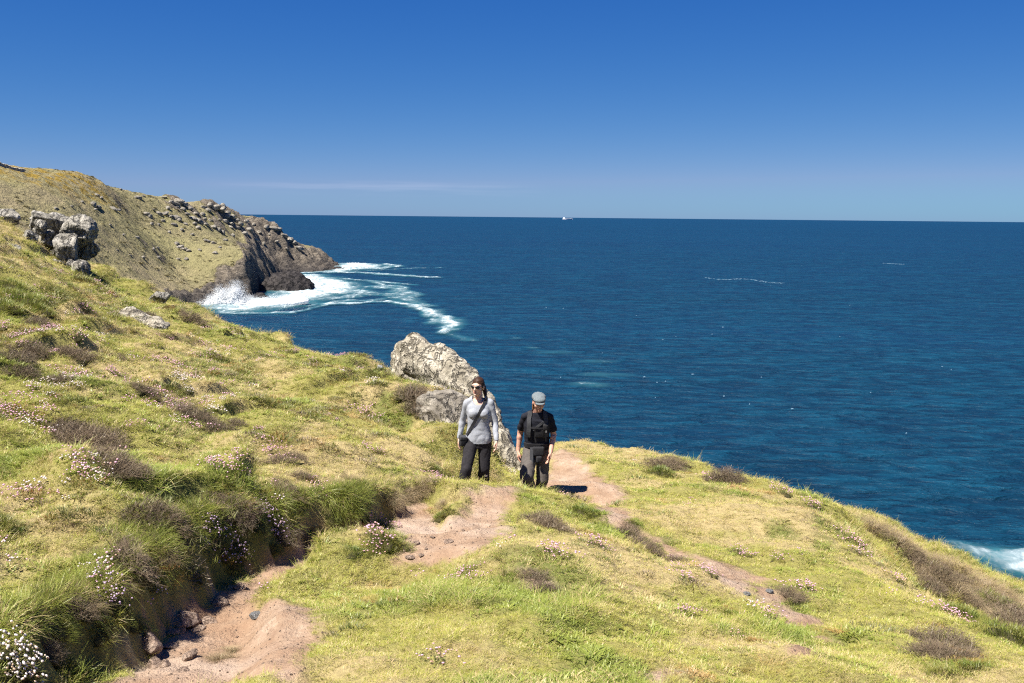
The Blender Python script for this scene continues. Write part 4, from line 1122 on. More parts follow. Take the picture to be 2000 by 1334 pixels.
outline_rock('rock_slab', [(212,612),(222,603),(238,602),(268,616),(300,624),(335,640),(320,650),(285,645),(245,635),(222,622)], float(_q[1]), 0.7, 0.035, M_BOULDER, 0.11, 2.2, 41, slope=0.0, lean=1.0,
             label='long low rock ledge in the turf on the left slope', category='rock')

# loose stones
def stone_mesh(name, seed, mat, sub=2, flat=0.5):
    bm = bmesh.new(); bmesh.ops.create_icosphere(bm, subdivisions=sub, radius=1.0)
    rd = random.Random(seed); pl = [(Vector((rd.gauss(0, 1), rd.gauss(0, 1), rd.gauss(0, 1))).normalized(), rd.uniform(0.55, 0.9)) for _ in range(11)]
    for v in bm.verts:
        nrm = v.co.normalized(); r = 1.0
        for pn, pd in pl:
            c_ = nrm.dot(pn)
            if c_ > 0.05: r = min(r, pd / c_)
        r *= 1 + 0.06 * mnoise.noise(nrm * 3 + Vector((seed, 0, 0)))
        v.co = Vector((nrm.x * r, nrm.y * r * 0.8, nrm.z * r * flat))
    me = bpy.data.meshes.new(name); bm.to_mesh(me); bm.free(); me.materials.append(mat)
    return me
STONES = [stone_mesh('stone', 300 + i, M_SLATE, 3, 0.45 + 0.1 * (i % 3)) for i in range(4)]
GSTONE = stone_mesh('stone', 310, M_GREYST, 3, 0.4)
def stone(px, py, r, me, rz=None):
    q = place(px, py); o = link('stone', me); o.location = q + np.array([0, 0, r * 0.12]); o.scale = (r, r, r)
    o.rotation_euler = (random.uniform(-.2, .2), random.uniform(-.2, .2), random.random() * 6.28 if rz is None else rz)
    return o
its = [(px, stone(px, py, r, STONES[k % 4])) for k, (px, py, r) in enumerate([(362,1218,.16),(345,1240,.08),(290,1262,.12),(335,1262,.07),(408,1215,.09),(372,1285,.07),(322,1300,.06),(430,1180,.09),(470,1150,.08),(388,1232,.06),(300,1300,.08),(355,1310,.05)])]
order_labels(its, 'brown stone', 'on the floor of the hollow path', 'stones in the hollow path', 'stone')
its = [(px, stone(px, py, r, STONES[k % 4])) for k, (px, py, r) in enumerate([(882,1030,.022),(876,1059,.05),(905,1036,.025),(800,1090,.05),(822,1086,.04),(812,1062,.04),(790,1075,.03),(845,1050,.03),(832,1075,.025)])]
order_labels(its, 'small brown stone', 'on the bare earth hollow', 'stones in the bare hollow', 'stone')
o = stone(500, 1205, .07, GSTONE); o['label'] = 'flat blue-grey stone at the edge of the hollow path'; o['category'] = 'stone'
o = stone(1458, 1161, .05, GSTONE); o['label'] = 'pale stone standing on the worn right path'; o['category'] = 'stone'
o = stone(1502, 1156, .05, GSTONE); o['label'] = 'pale stone at the right end of the worn path'; o['category'] = 'stone'
# crumbs of soil and grit on bare earth
gn_ = 3200
cr = rng.uniform(4.5, 16, 60000); ca = rng.uniform(-0.45, 0.4, 60000); cx_, cy_ = cr * np.sin(ca), cr * np.cos(ca)
k_ = (bare_mask(cx_, cy_) > 0.55) & (rng.random(60000) < (8 / cr)); cx_, cy_ = cx_[k_][:gn_], cy_[k_][:gn_]
instancer('gravel', np.c_[cx_, cy_, ground_z(cx_, cy_)], rng.random((len(cx_), 3)) * 6.28, 0.003 + 0.011 * rng.random(len(cx_)) ** 4, rng.integers(0, 3, len(cx_)), {},
          [stone_mesh('crumb', 330 + i, M_SLATE, 1, 0.7) for i in range(3)], kind='stuff', label='grit and crumbs of soil on the bare earth', category='gravel')

# ------------------------------------------------------------------ rocks of the headland
def nth(k):
    if k <= 20: return ORD[k - 1]
    tens = {2: 'twent', 3: 'thirt', 4: 'fort', 5: 'fift', 6: 'sixt'}[k // 10]
    return tens + 'ieth' if k % 10 == 0 else tens + 'y-' + ORD[k % 10 - 1]
def hground(px, py):
    px = np.asarray(px, float); py = np.asarray(py, float)
    d = ray(px, py); d = d / d[:, 1:2]
    Y = np.arange(250, 900, 1.0)
    X = d[:, 0:1] * Y; Z = d[:, 2:3] * Y + EZ
    h = head_z(X.ravel(), (Y[None] + 0 * X).ravel())[0].reshape(X.shape)
    hit = h >= Z
    i = np.where(hit.any(1), hit.argmax(1), -1)
    return np.c_[d[:, 0] * Y[i], Y[i], np.take_along_axis(h, np.maximum(i, 0)[:, None], 1)[:, 0]], i >= 0
FAR = [stone_mesh('headland_boulder', 400 + i, M_FARROCK, 3, 0.65 + 0.1 * (i % 3)) for i in range(5)]
for me in FAR: roughen(me, 0.16, 1.6, 5)
spots = [(190,383,3),(198,388,2),(182,402,3),(192,406,3),(186,410,2),(110,409,2),(222,410,3),(232,412,2),(270,388,3),(280,384,2),(236,372,2),(285,420,3.5),(292,424,3),(310,420,3),(322,418,3.5),(335,424,3),(345,428,4),(350,432,3),(328,408,3),(300,411,2),
 (375,428,4),(385,433,5),(392,438,4),(380,440,3),(400,430,3),(415,445,4),(425,450,4.5),(435,456,3.5),(405,412,4),(420,408,5),(432,412,5),(445,418,4),(455,425,4),(360,402,4),(350,396,5),(342,400,4),(372,410,3),(395,420,3),
 (345,478,3),(352,484,3.5),(360,488,3),(368,492,2.5),(300,488,2),(308,486,1.6),(405,472,3),(418,476,3),(420,495,2.5),(365,508,2),(348,508,2),(268,466,2),(240,460,1.5),(440,470,2.5),(455,462,3),(470,440,4),(462,432,4),(480,435,3.5),(495,440,3),(520,446,4),(535,450,5),(545,455,4),(555,460,4.5),(565,470,4),(575,478,4),(585,486,4),(560,488,3.5),(540,474,3),(500,470,2.5),(515,478,2.5),
 (250,345,2),(300,370,2),(320,388,3),(160,395,1.5),(140,405,1.4),(215,440,1.6),(255,500,1.6),(230,490,1.4),(280,505,2),(310,505,1.8),(390,490,1.8),(430,484,2),(375,460,2),(330,455,2),(310,440,2),(355,450,2.4),(450,445,3),(336,397,4),(348,405,3),(358,412,3.5),(366,420,3),(382,418,3.5),(398,406,4),(410,404,4),(436,404,4),(442,424,3.5),(428,430,3),(412,432,3),(402,440,3),(388,448,3),(440,436,3),(452,440,3),(466,448,3),(478,456,3),(488,450,3.5),(506,456,3),(526,462,3),(362,438,2.5),(318,432,2.5),(296,440,2),(340,440,2.5)]
hq, hok = hground([s_[0] for s_ in spots], [s_[1] for s_ in spots])
its = []
for k, (s_, q, okk) in enumerate(zip(spots, hq, hok)):
    if not okk: continue
    o = link('headland_boulder', FAR[k % 5]); o.location = q + np.array([0, 0, 0.1 * s_[2]]); r_ = s_[2] * 0.62
    o.scale = (r_ * random.uniform(.9, 1.5), r_, r_ * random.uniform(.7, 1.0)); o.rotation_euler = (random.uniform(-.3, .3), random.uniform(-.3, .3), random.random() * 6.28)
    its.append((s_[0], s_[1], o))
for cond, what in ((lambda x, y: x < 260, 'grey boulder on the far hillside above the near crag'), (lambda x, y: x >= 260 and x < 340 and y < 440, 'grey boulder of the scree below the far skyline'), (lambda x, y: 340 <= x < 460 and y < 458, 'grey boulder of the far rocky tor'),
                   (lambda x, y: x >= 460, 'dark boulder on the point of the headland'), (lambda x, y: True, 'small grey boulder on the turf above the far cliff')):
    sel = [q for q in its if 'label' not in q[2] and cond(q[0], q[1])]
    for i, (px_, py_, o) in enumerate(sorted(sel, key=lambda q: q[0])):
        o['label'] = what if len(sel) == 1 else '%s, %s from left' % (what, nth(i + 1))
        o['category'] = 'boulder'; o['group'] = 'boulders of the headland'

# dry stone hedge on the skyline at the left edge
hw_, _ = hground(np.array([4., 46.]), np.array([334., 336.]))
A_, B_ = Vector(at(-30, 330, hw_[0][1])), Vector(at(50, 331, hw_[1][1]))
wall = empty('stone_wall', tuple((A_ + B_) / 2), label='low dry stone wall on the skyline at the far left', category='wall')
M_WALLST = NT('pale_wall_stone').set(color=(0.36, 0.33, 0.27), rough=0.9, spec=0.1)
WST = [stone_mesh('stone', 450 + i, M_WALLST, 2, 0.7) for i in range(3)]
L_ = (B_ - A_).length; dirv = (B_ - A_).normalized()
for row in range(3):
    for k in range(int(L_ / 1.0)):
        q = A_ + dirv * (k * 1.0 + (0.5 if row % 2 else 0.1)) 
        zz = float(head_z(np.array([q.x]), np.array([q.y]))[0][0]) + 0.25 + row * 0.62
        o = link('stone', WST[(k + row) % 3], wall); o.location = Vector((q.x, q.y, zz)) - wall.location
        o.scale = (0.75 + 0.2 * random.random(), 0.7, 0.6); o.rotation_euler = (0, 0, math.atan2(dirv.y, dirv.x) + random.uniform(-.2, .2))

# rocks in the surf
for ol, Y_, dp, sl, nm, lab in [
  ([(505,590),(509,560),(518,545),(540,534),(562,531),(585,537),(602,550),(609,566),(607,584),(560,590)], 548, 26, 0.2, 'sea_stack', 'dark rounded sea rock standing in surf off the headland'),
  ([(492,596),(498,574),(510,571),(522,580),(532,592)], 490, 7, 0.0, 'sea_rock', 'small black rock in the white surf before the sea stack'),
  ([(468,598),(472,582),(486,578),(497,588),(500,600)], 492, 6, 0.0, 'sea_rock', 'black rock half hidden by the breaking wave'),
  ([(644,534),(655,522),(672,523),(680,531),(672,536)], 770, 12, 0.0, 'sea_rock', 'low black reef at the tip of the headland'),
  ([(606,576),(610,569),(620,570),(624,577)], 545, 4, 0.0, 'sea_rock', 'tiny rock awash right of the sea stack')]:
    outline_rock(nm, ol, Y_, dp, 0.5, M_SEAROCK, 2.2, 0.13, len(lab), slope=sl, lean=0.5, round_=0.5, label=lab, category='sea rock', group='rocks in the surf')

# scrub on the headland
sn = 16000
sx_ = rng.uniform(-420, -95, sn); sy_ = rng.uniform(300, 780, sn)
sz_, sa_, ss_ = head_z(sx_, sy_)
dens = sstep(-0.1, 0.5, fbm(sx_ * 0.02, sy_ * 0.02, 3, 241) + 0.5 * fbm(sx_ * 0.09, sy_ * 0.09, 2, 243))
k_ = (sa_ > 0.85) & (ss_ < 0.5) & (rng.random(sn) < 0.15 + 0.85 * dens)
sx_, sy_, sz_ = sx_[k_], sy_[k_], sz_[k_]
M_SCRUB = leaf_mat('headland_scrub', _two((0.10, 0.085, 0.045), (0.15, 0.13, 0.055), (0.20, 0.17, 0.08), 0.5), 0.15)
instancer('headland_scrub', np.c_[sx_, sy_, sz_], np.c_[0 * sx_, 0 * sx_, rng.random(len(sx_)) * 6.28], 2.2 + 5.5 * rng.random(len(sx_)) ** 3, rng.integers(0, 2, len(sx_)), {},
          [dome_blades(130, 0.16, 0.05, 0.06, 0.03, M_SCRUB, 'scrub', 250 + i) for i in range(2)], kind='stuff', label='low olive and brown scrub over the far headland', category='scrub')

# ------------------------------------------------------------------ foam on the water
t = NT('sea_foam')
p = t.pos()
fo = t.attr('foam').outputs['Fac']
n1 = t.noise(0.10, 6, 0.68, t.scale(p, (1.0, 0.45, 1.0)), 1.2); n2 = t.noise(0.55, 5, 0.65, t.scale(p, (1, 0.55, 1)), 0.6)
nn = t.math('ADD', t.math('MULTIPLY', n1, 0.65), t.math('MULTIPLY', n2, 0.35))
a = t.math('ADD', t.math('MULTIPLY', fo, 1.42), t.math('MULTIPLY', t.math('SUBTRACT', nn, 0.64), 4.0))
al = t.math('MULTIPLY', t.ramp(t.math('MULTIPLY', a, 0.75), [(0.0, 0.0), (0.85, 1.0)]), t.ramp(fo, [(0.02, 0.0), (0.12, 1.0)]))
teal = t.math('MULTIPLY', t.ramp(fo, [(0.05, 0.0), (0.9, 0.5)]), 1.0)
t.set(color=t.mix(al, (0.05, 0.20, 0.24), t.mix(n2, (0.50, 0.57, 0.60), (0.72, 0.75, 0.76))), rough=0.8, spec=0.1, alpha=t.math('MAXIMUM', al, teal))
M_FOAM = t.m

def spx(pts): return [tuple(on_sea(*q)[:2]) for q in pts]
CORE_P = [spx(q) for q in (
 [(380,585),(398,604),(440,612),(500,611),(560,603),(590,594),(620,588),(655,581),(690,574),(712,563),(690,552),(655,546),(625,538),(590,536),(560,540),(530,580),(480,585)],
 [(640,534),(660,512),(690,509),(720,513),(745,519),(735,525),(700,528),(680,533)],
 [(1862,1066),(1905,1071),(2000,1079),(2150,1092),(2150,1180),(1960,1120)])]
LINES = [(spx(q), w, s_) for q, w, s_ in (
 ([(440,612),(500,614),(560,613),(600,605),(650,596),(700,592)], 4, .85), ([(640,597),(700,592),(760,590),(800,597),(835,608),(858,618),(885,625),(868,634),(872,642),(888,645),(878,654)], 6, 1.0),
 ([(690,572),(740,573),(775,577),(795,574),(770,565),(720,560)], 9, .8), ([(650,545),(720,550),(770,553),(805,557)], 8, .7), ([(590,534),(640,532),(700,534),(760,538),(800,541),(852,543)], 9, .9),
 ([(690,509),(740,514),(772,521),(730,526)], 9, .9), ([(700,530),(780,526),(866,524)], 5, .6), ([(560,600),(640,585),(720,575),(790,585),(830,600)], 9, .7), ([(720,550),(790,566),(810,577),(770,583)], 7, .75),
 ([(885,650),(900,660),(915,670)], 5, .45), ([(640,560),(700,562),(760,566)], 12, .8), ([(600,598),(680,588),(750,586)], 7, .7))]
PUFFS = [(spx([c])[0], rx, ry, s_) for c, rx, ry, s_ in (((1152,753),6.5,4.5,.5),((1163,756),4,3.5,.42),((1040,681),3.2,3,.42),((1008,663),3,3,.34),((1170,734),7,5,.35),((1200,734),7,4,.3),((1165,708),8,5,.3),((1085,690),9,6,.25))]
def foam_val(x, y):
    n_ = fbm(x * 0.05, y * 0.03, 3, 301)
    v = np.zeros(np.shape(x))
    for P, ew in zip(CORE_P, (15, 15, 3)):
        v = np.maximum(v, sstep(-ew, ew, poly_sd(x, y, P) + 0.33 * ew * n_))
    for P, w, s_ in LINES:
        d, tt2, sd2 = seg_dist(x + 5 * n_, y + 8 * fbm(x * .04, y * .04, 2, 305), P)
        v = np.maximum(v, 0.86 * s_ * sstep(w * 1.2, 0, d))
    for (cx, cy), rx, ry, s_ in PUFFS:
        v = np.maximum(v, s_ * sstep(1.3, 0.1, np.hypot((x - cx) / rx, (y - cy) / ry)))
    return np.clip(v, 0, 1)
def foam_sheet(xs, ys, z):
    X, Y = np.meshgrid(xs, ys, indexing='ij'); v = foam_val(X.ravel(), Y.ravel())
    id_ = np.arange(X.size).reshape(X.shape)
    q = np.stack([id_[:-1, :-1], id_[1:, :-1], id_[1:, 1:], id_[:-1, 1:]], -1).reshape(-1, 4)
    q = q[v[q].max(1) > 0.01]
    return np.c_[X.ravel(), Y.ravel(), np.full(X.size, z) + v * 1.1 * np.clip(ridged(X.ravel() * .07, Y.ravel() * .11, 3, 9), 0, 1.2)], q, v
parts_ = [foam_sheet(np.arange(-190, -10, 1.0), np.arange(330, 860, 1.4), 0.35), foam_sheet(np.arange(-10, 60, 0.5), np.arange(200, 345, 0.6), 0.3), foam_sheet(np.arange(40, 130, .8), np.arange(85, 150, .8), 0.3)]
Vs, Qs, Fs = [], [], []; off = 0
for v_, q_, f_ in parts_:
    Vs.append(v_); Qs.append(q_ + off); Fs.append(f_); off += len(v_)
link('sea_foam', submesh('sea_foam', np.concatenate(Vs), np.concatenate(Qs), M_FOAM, dict(foam=np.concatenate(Fs))), kind='stuff', label='white foam streaking out from the headland across the water', category='foam')

# whitecaps and specks of foam far out
rd = random.Random(5); Vw, Fw = [], []
def cap(cx, cy, L, W):
    k = len(Vw); n_ = 8
    for i in range(n_):
        a_ = 6.283 * i / n_; r_ = rd.uniform(0.6, 1.1)
        Vw.append((cx + L * r_ * math.cos(a_), cy + W * r_ * math.sin(a_), 0.35 + rd.uniform(0, .1)))
    Vw.append((cx, cy, 0.6)); Fw.extend([(k + i, k + (i + 1) % n_, k + n_) for i in range(n_)])
for px_, py_, L in [(1067,602,.7),(1100,604,.8),(1412,641,.8),(1391,655,.6),(1295,666,.6),(1258,739,.7),(1353,734,.9),(1283,750,.5),(1300,748,.4),(1487,740,.5),(1840,719,.6),(1547,802,.6),(1414,777,.5),(1464,793,.5),(1660,598,.7),(1566,520,1.),(1177,692,.4),(1095,740,.4),(1320,660,.4),(1700,770,.4),(1858,725,.4),(1243,618,.4),(1770,850,.4),(1280,780,.4),(1505,560,.6),(1640,660,.5)]:
    q = on_sea(px_, py_); cap(q[0], q[1], L * 0.55, L * 0.4)
for i in range(60):
    f_ = i / 59; q = on_sea(1378 + 150 * f_, 543 + 10 * f_ + 2 * math.sin(f_ * 9)); cap(q[0] + rd.gauss(0, 1), q[1] + rd.gauss(0, 2.0), rd.uniform(.6, 1.8), .1)
for i in range(22):
    f_ = i / 21; q = on_sea(1725 + 38 * f_, 515 + 2 * f_); cap(q[0], q[1] + rd.gauss(0, 2), rd.uniform(.8, 1.8), .2)
link('whitecaps', np_mesh('whitecaps', Vw, Fw, NT('whitecap').set(color=(0.09, 0.16, 0.22), rough=0.8, spec=0.1)), kind='stuff', label='small scattered whitecaps on the open sea', category='foam')

# ------------------------------------------------------------------ wave breaking on the headland
OCT_V = np.array([(1, 0, 0), (-1, 0, 0), (0, 1, 0), (0, -1, 0), (0, 0, 1), (0, 0, -1)], float)
OCT_F = np.array([(0, 2, 4), (2, 1, 4), (1, 3, 4), (3, 0, 4), (2, 0, 5), (1, 2, 5), (3, 1, 5), (0, 3, 5)])
rd = random.Random(11); Vp, Fp = [], []; k = 0
def drop(c, r):
    global k
    Vp.append(OCT_V * r * np.array([1, 1, rd.uniform(.7, 1.2)]) + np.array(c)); Fp.append(OCT_F + k); k += 6
prof = [(384,2),(400,4.0),(415,7),(428,11.5),(436,9.5),(446,10),(456,14.5),(464,13.5),(472,7),(490,5),(510,4.0),(540,4.5),(560,3.5),(580,3.0),(600,2.5)]
for i in range(15000):
    px_ = rd.uniform(384, 600) if rd.random() < .4 else rd.gauss(445, 26)
    if not 384 < px_ < 600: continue
    hmax = np.interp(px_, [q[0] for q in prof], [q[1] for q in prof]) * (0.75 + 0.35 * pnoise(px_ * .11, 0.3, 3))
    hgt = hmax * (0.35 + 0.8 * rd.random() ** 0.8)
    py_ = 598 if px_ < 500 else 598 - (px_ - 500) * 0.16
    q = on_sea(px_, py_)
    rel = hgt / max(hmax, .1)
    drop((q[0] + rd.gauss(0, 0.7 + 0.5 * rel), q[1] + rd.gauss(0, 2.5) + 3, hgt), rd.uniform(0.05, 0.26) * (1.2 - 0.8 * rel))
t = NT('white_spray')
d_ = t.new('ShaderNodeBsdfDiffuse'); d_.inputs['Color'].default_value = (0.85, 0.88, 0.9, 1); tr = t.new('ShaderNodeBsdfTranslucent'); tr.inputs['Color'].default_value = (0.85, 0.88, 0.9, 1)
mm = t.new('ShaderNodeMixShader'); mm.inputs[0].default_value = 0.4; t.l.new(d_.outputs[0], mm.inputs[1]); t.l.new(tr.outputs[0], mm.inputs[2]); t.l.new(mm.outputs[0], t.out.inputs['Surface'])
spray = empty('breaking_wave', tuple(on_sea(445, 598)), label='white wave bursting against the foot of the headland', category='wave')
o = link('spray_drops', np_mesh('spray_drops', np.concatenate(Vp), np.concatenate(Fp), t.m), spray, kind='stuff'); o.location = -spray.location
o = outline_rock('spray_body', [(384,602),(390,594),(402,589),(414,582),(424,574),(431,569),(438,576),(446,574),(453,565),(460,562),(466,568),(470,582),(482,588),(500,587),(520,588),(545,583),(570,586),(600,583),(603,592),(540,604),(450,606)], float(on_sea(445, 598)[1]) + 3, 9, 0.35, t.m, 0.9, 0.45, 77, lean=0.2, chips=(0, 0.9, 0.9))
o.parent = spray; o.location = o.location - spray.location

# ------------------------------------------------------------------ ship on the horizon
sp_ = on_sea(1109, 429.5); sp_ = sp_ * (15500 / sp_[1])
ship = empty('ship', (sp_[0], sp_[1], 0), label='white ship on the horizon out at sea', category='ship')
M_HULL = NT('ship_hull').set(color=(0.74, 0.76, 0.80), rough=0.5, spec=0.3); M_SUP = NT('ship_white').set(color=(0.85, 0.85, 0.85), rough=0.5, spec=0.3); M_DKB = NT('ship_boot_top').set(color=(0.05, 0.07, 0.12), rough=0.6)
def prism(name, prof_, half, mat, parent, taper=None):
    """side profile (x, z) given a width"""
    n_ = len(prof_); V_ = [(x, -half, z) for x, z in prof_] + [(x, half, z) for x, z in prof_]
    bm = bmesh.new(); vs = [bm.verts.new(v) for v in V_]
    bm.faces.new(vs[:n_]); bm.faces.new(vs[n_:][::-1])
    for i in range(n_): bm.faces.new((vs[i], vs[n_ + i], vs[n_ + (i + 1) % n_], vs[(i + 1) % n_]))
    bmesh.ops.recalc_face_normals(bm, faces=bm.faces)
    if taper is not None:
        for v in bm.verts: v.co.y *= taper(v.co.x)
    me = bpy.data.meshes.new(name); bm.to_mesh(me); bm.free(); me.materials.append(mat)
    return link(name, me, parent)
tp = lambda x: 1.0 if x < 50 else max(0.05, 1 - (x - 50) / 34)
prism('hull', [(-80, 3), (74, 3), (82, 17), (62, 15), (50, 15), (-62, 15), (-80, 16)], 14, M_HULL, ship, tp)
prism('boot_topping', [(-79, -1), (72, -1), (74, 2.9), (-80, 2.9)], 13.8, M_DKB, ship, tp)
prism('superstructure', [(-76, 15.1), (-44, 15.1), (-44, 26), (-50, 33), (-58, 33), (-60, 28), (-76, 26)], 12, M_SUP, ship)
prism('funnel', [(-70, 26.1), (-63, 26.1), (-64, 38), (-69, 38)], 4, M_SUP, ship)
prism('cargo_deck', [(-40, 15.1), (48, 15.1), (46, 18.5), (-40, 18.5)], 11, M_HULL, ship)
prism('mast', [(56, 15.1), (58, 15.1), (57.6, 30), (56.6, 30)], 0.6, M_SUP, ship)

# ------------------------------------------------------------------ people
from mathutils.bvhtree import BVHTree
def cap_prim(p0, r0, p1, r1, flat=(1, 1), n=16):
    """tapered capsule as verts, faces; flat squeezes the section (sideways, front-back)"""
    p0, p1 = Vector(p0), Vector(p1); d = (p1 - p0); L = d.length; d = d.normalized() if L > 1e-6 else Vector((0, 0, 1))
    x = Vector((1, 0, 0)) if abs(d.x) < 0.9 else Vector((0, 1, 0))
    y = d.cross(x).normalized(); x = y.cross(d).normalized()
    rings = [(p0 - d * r0 * math.cos(a), r0 * math.sin(a)) for a in (0.15, 0.6, 1.1)] + [(p0.lerp(p1, k / 4), r0 + (r1 - r0) * k / 4) for k in range(5)] + [(p1 + d * r1 * math.cos(a), r1 * math.sin(a)) for a in (1.1, 0.6, 0.15)]
    V_, F_ = [], []
    for c, r in rings:
        for k in range(n):
            a = 2 * math.pi * k / n
            V_.append(c + x * (math.cos(a) * r * flat[0]) + y * (math.sin(a) * r * flat[1]))
    m = len(rings)
    for i in range(m - 1):
        for k in range(n): F_.append((i * n + k, i * n + (k + 1) % n, (i + 1) * n + (k + 1) % n, (i + 1) * n + k))
    F_.append(tuple(range(n))[::-1]); F_.append(tuple((m - 1) * n + k for k in range(n)))
    return V_, F_
def ell_prim(c, r, rot=(0, 0, 0), n=20):
    M_ = Euler(rot).to_matrix(); V_, F_ = [], []
    for i in range(n // 2 + 1):
        a = math.pi * (i + 0.08) / (n // 2 + 0.16)
        for k in range(n):
            b = 2 * math.pi * k / n
            V_.append(Vector(c) + M_ @ Vector((r[0] * math.sin(a) * math.cos(b), r[1] * math.sin(a) * math.sin(b), r[2] * math.cos(a))))
    m = n // 2 + 1
    for i in range(m - 1):
        for k in range(n): F_.append((i * n + k, (i + 1) * n + k, (i + 1) * n + (k + 1) % n, i * n + (k + 1) % n))
    F_.append(tuple(range(n))); F_.append(tuple((m - 1) * n + k for k in range(n))[::-1])
    return V_, F_
def loft_prim(secs, n=28):
    V_, F_ = [], []
    for cx, cy, z, rx, ry in secs:
        for k in range(n):
            a = 2 * math.pi * k / n; c, s_ = math.cos(a), math.sin(a)
            V_.append(Vector((cx + rx * math.copysign(abs(c) ** 0.85, c), cy + ry * math.copysign(abs(s_) ** 0.85, s_), z)))
    m = len(secs)
    for i in range(m - 1):
        for k in range(n): F_.append((i * n + k, i * n + (k + 1) % n, (i + 1) * n + (k + 1) % n, (i + 1) * n + k))
    F_.append(tuple(range(n))[::-1]); F_.append(tuple((m - 1) * n + k for k in range(n)))
    return V_, F_
def body_mesh(name, prims, voxel, smooth, mat, deform=None, folds=0.0, ffreq=9.0, cut=None, seed=0, fz=1.9):
    bm = bmesh.new()
    for V_, F_ in prims:
        vs = [bm.verts.new(v) for v in V_]
        for f in F_:
            try: bm.faces.new([vs[i] for i in f])
            except ValueError: pass
    bmesh.ops.recalc_face_normals(bm, faces=bm.faces)
    me = bpy.data.meshes.new(name); bm.to_mesh(me); bm.free()
    me = remesh(me, voxel, smooth)
    if folds:
        n_ = len(me.vertices); co = np.empty(n_ * 3, np.float32); no = np.empty(n_ * 3, np.float32)
        me.vertices.foreach_get('co', co); me.vertices.foreach_get('normal', no); co = co.reshape(-1, 3); no = no.reshape(-1, 3)
        w = np.empty(n_)
        for i in range(n_):
            q = Vector(co[i]) + Vector((seed, 0, 0))
            w[i] = mnoise.noise(Vector((q.x * ffreq * 0.8, q.y * ffreq * 0.8, q.z * ffreq * fz)) + 0.6 * mnoise.noise_vector(q * 5))
        co += no * (folds * (np.abs(w) * 1.6 - 0.45))[:, None]
        me.vertices.foreach_set('co', co.ravel()); me.update()
    if cut:
        bm = bmesh.new(); bm.from_mesh(me)
        bmesh.ops.delete(bm, geom=[f for f in bm.faces if cut(f.calc_center_median())], context='FACES')
        bm.to_mesh(me); bm.free()
    if deform:
        for v in me.vertices: v.co = deform(v.co)
    me.name = name; me.materials.clear(); me.materials.append(mat)
    me.polygons.foreach_set('use_smooth', np.ones(len(me.polygons), bool)); me.update()
    return me
def chain(pts, rads, flat=(1, 1)):
    return [cap_prim(pts[i], rads[i], pts[i + 1], rads[i + 1], flat) for i in range(len(pts) - 1)]
def hand(wrist, dirv, side, s=1.0, curl=0.35):
    """palm and five fingers hanging from the wrist; side = -1/+1 towards the body, palm turned to the thigh"""
    w = Vector(wrist); d = Vector(dirv).normalized()
    fwd = Vector((0, -1, 0)); fwd = (fwd - d * fwd.dot(d)).normalized(); inn = d.cross(fwd).normalized() * (1 if d.cross(fwd).x * side > 0 else -1)
    pr = []
    kn = w + d * 0.085 * s
    for k in range(4):
        f = (k - 1.5) / 1.5
        base = w + d * 0.018 * s + fwd * (0.020 * -f) * s; top = kn + fwd * (0.031 * -f) * s - d * abs(f) * 0.006 * s
        pr.append(cap_prim(base, 0.0165 * s, top, 0.0135 * s))
        L = (0.078, 0.088, 0.082, 0.064)[k] * s; c = curl * (1 + 0.15 * k)
        m1 = top + (d * math.cos(c * .6) + inn * math.sin(c * .6)) * L * 0.45
        m2 = m1 + (d * math.cos(c * 1.3) + inn * math.sin(c * 1.3)) * L * 0.32
        m3 = m2 + (d * math.cos(c * 2.0) + inn * math.sin(c * 2.0)) * L * 0.23
        pr += [cap_prim(top, 0.0105 * s, m1, 0.0095 * s), cap_prim(m1, 0.0095 * s, m2, 0.0085 * s), cap_prim(m2, 0.0085 * s, m3, 0.0072 * s)]
    tb = w + d * 0.028 * s + fwd * 0.026 * s + inn * 0.008 * s
    t1 = tb + (d * 0.75 + fwd * 0.55 + inn * 0.35).normalized() * 0.042 * s; t2 = t1 + (d * 0.93 + fwd * 0.1 + inn * 0.25).normalized() * 0.034 * s
    pr += [cap_prim(w + d * 0.012 * s + fwd * 0.01 * s, 0.017 * s, tb, 0.014 * s), cap_prim(tb, 0.014 * s, t1, 0.0115 * s), cap_prim(t1, 0.011 * s, t2, 0.0085 * s)]
    return pr
def rot_about(prims, c, rz, rx=0.0):
    M_ = Matrix.Translation(c) @ Euler((rx, 0, rz), 'XYZ').to_matrix().to_4x4() @ Matrix.Translation(-Vector(c))
    return [([M_ @ Vector(v) for v in V_], F_) for V_, F_ in prims]
def ribbon(name, pts, normals_, width, mat, parent, thick=0.006):
    V_, F_ = [], []
    for i, (q, n_) in enumerate(zip(pts, normals_)):
        tq = (pts[min(i + 1, len(pts) - 1)] - pts[max(i - 1, 0)]).normalized(); s_ = n_.cross(tq).normalized() * width / 2
        V_ += [q - s_, q + s_, q + s_ + n_ * thick, q - s_ + n_ * thick]
    m = len(pts)
    for i in range(m - 1):
        for k in range(4): F_.append((i * 4 + k, i * 4 + (k + 1) % 4, (i + 1) * 4 + (k + 1) % 4, (i + 1) * 4 + k))
    F_ += [(0, 1, 2, 3), ((m - 1) * 4 + 3, (m - 1) * 4 + 2, (m - 1) * 4 + 1, (m - 1) * 4)]
    me = np_mesh(name, V_, np.array(F_), mat, False)
    return link(name, me, parent)
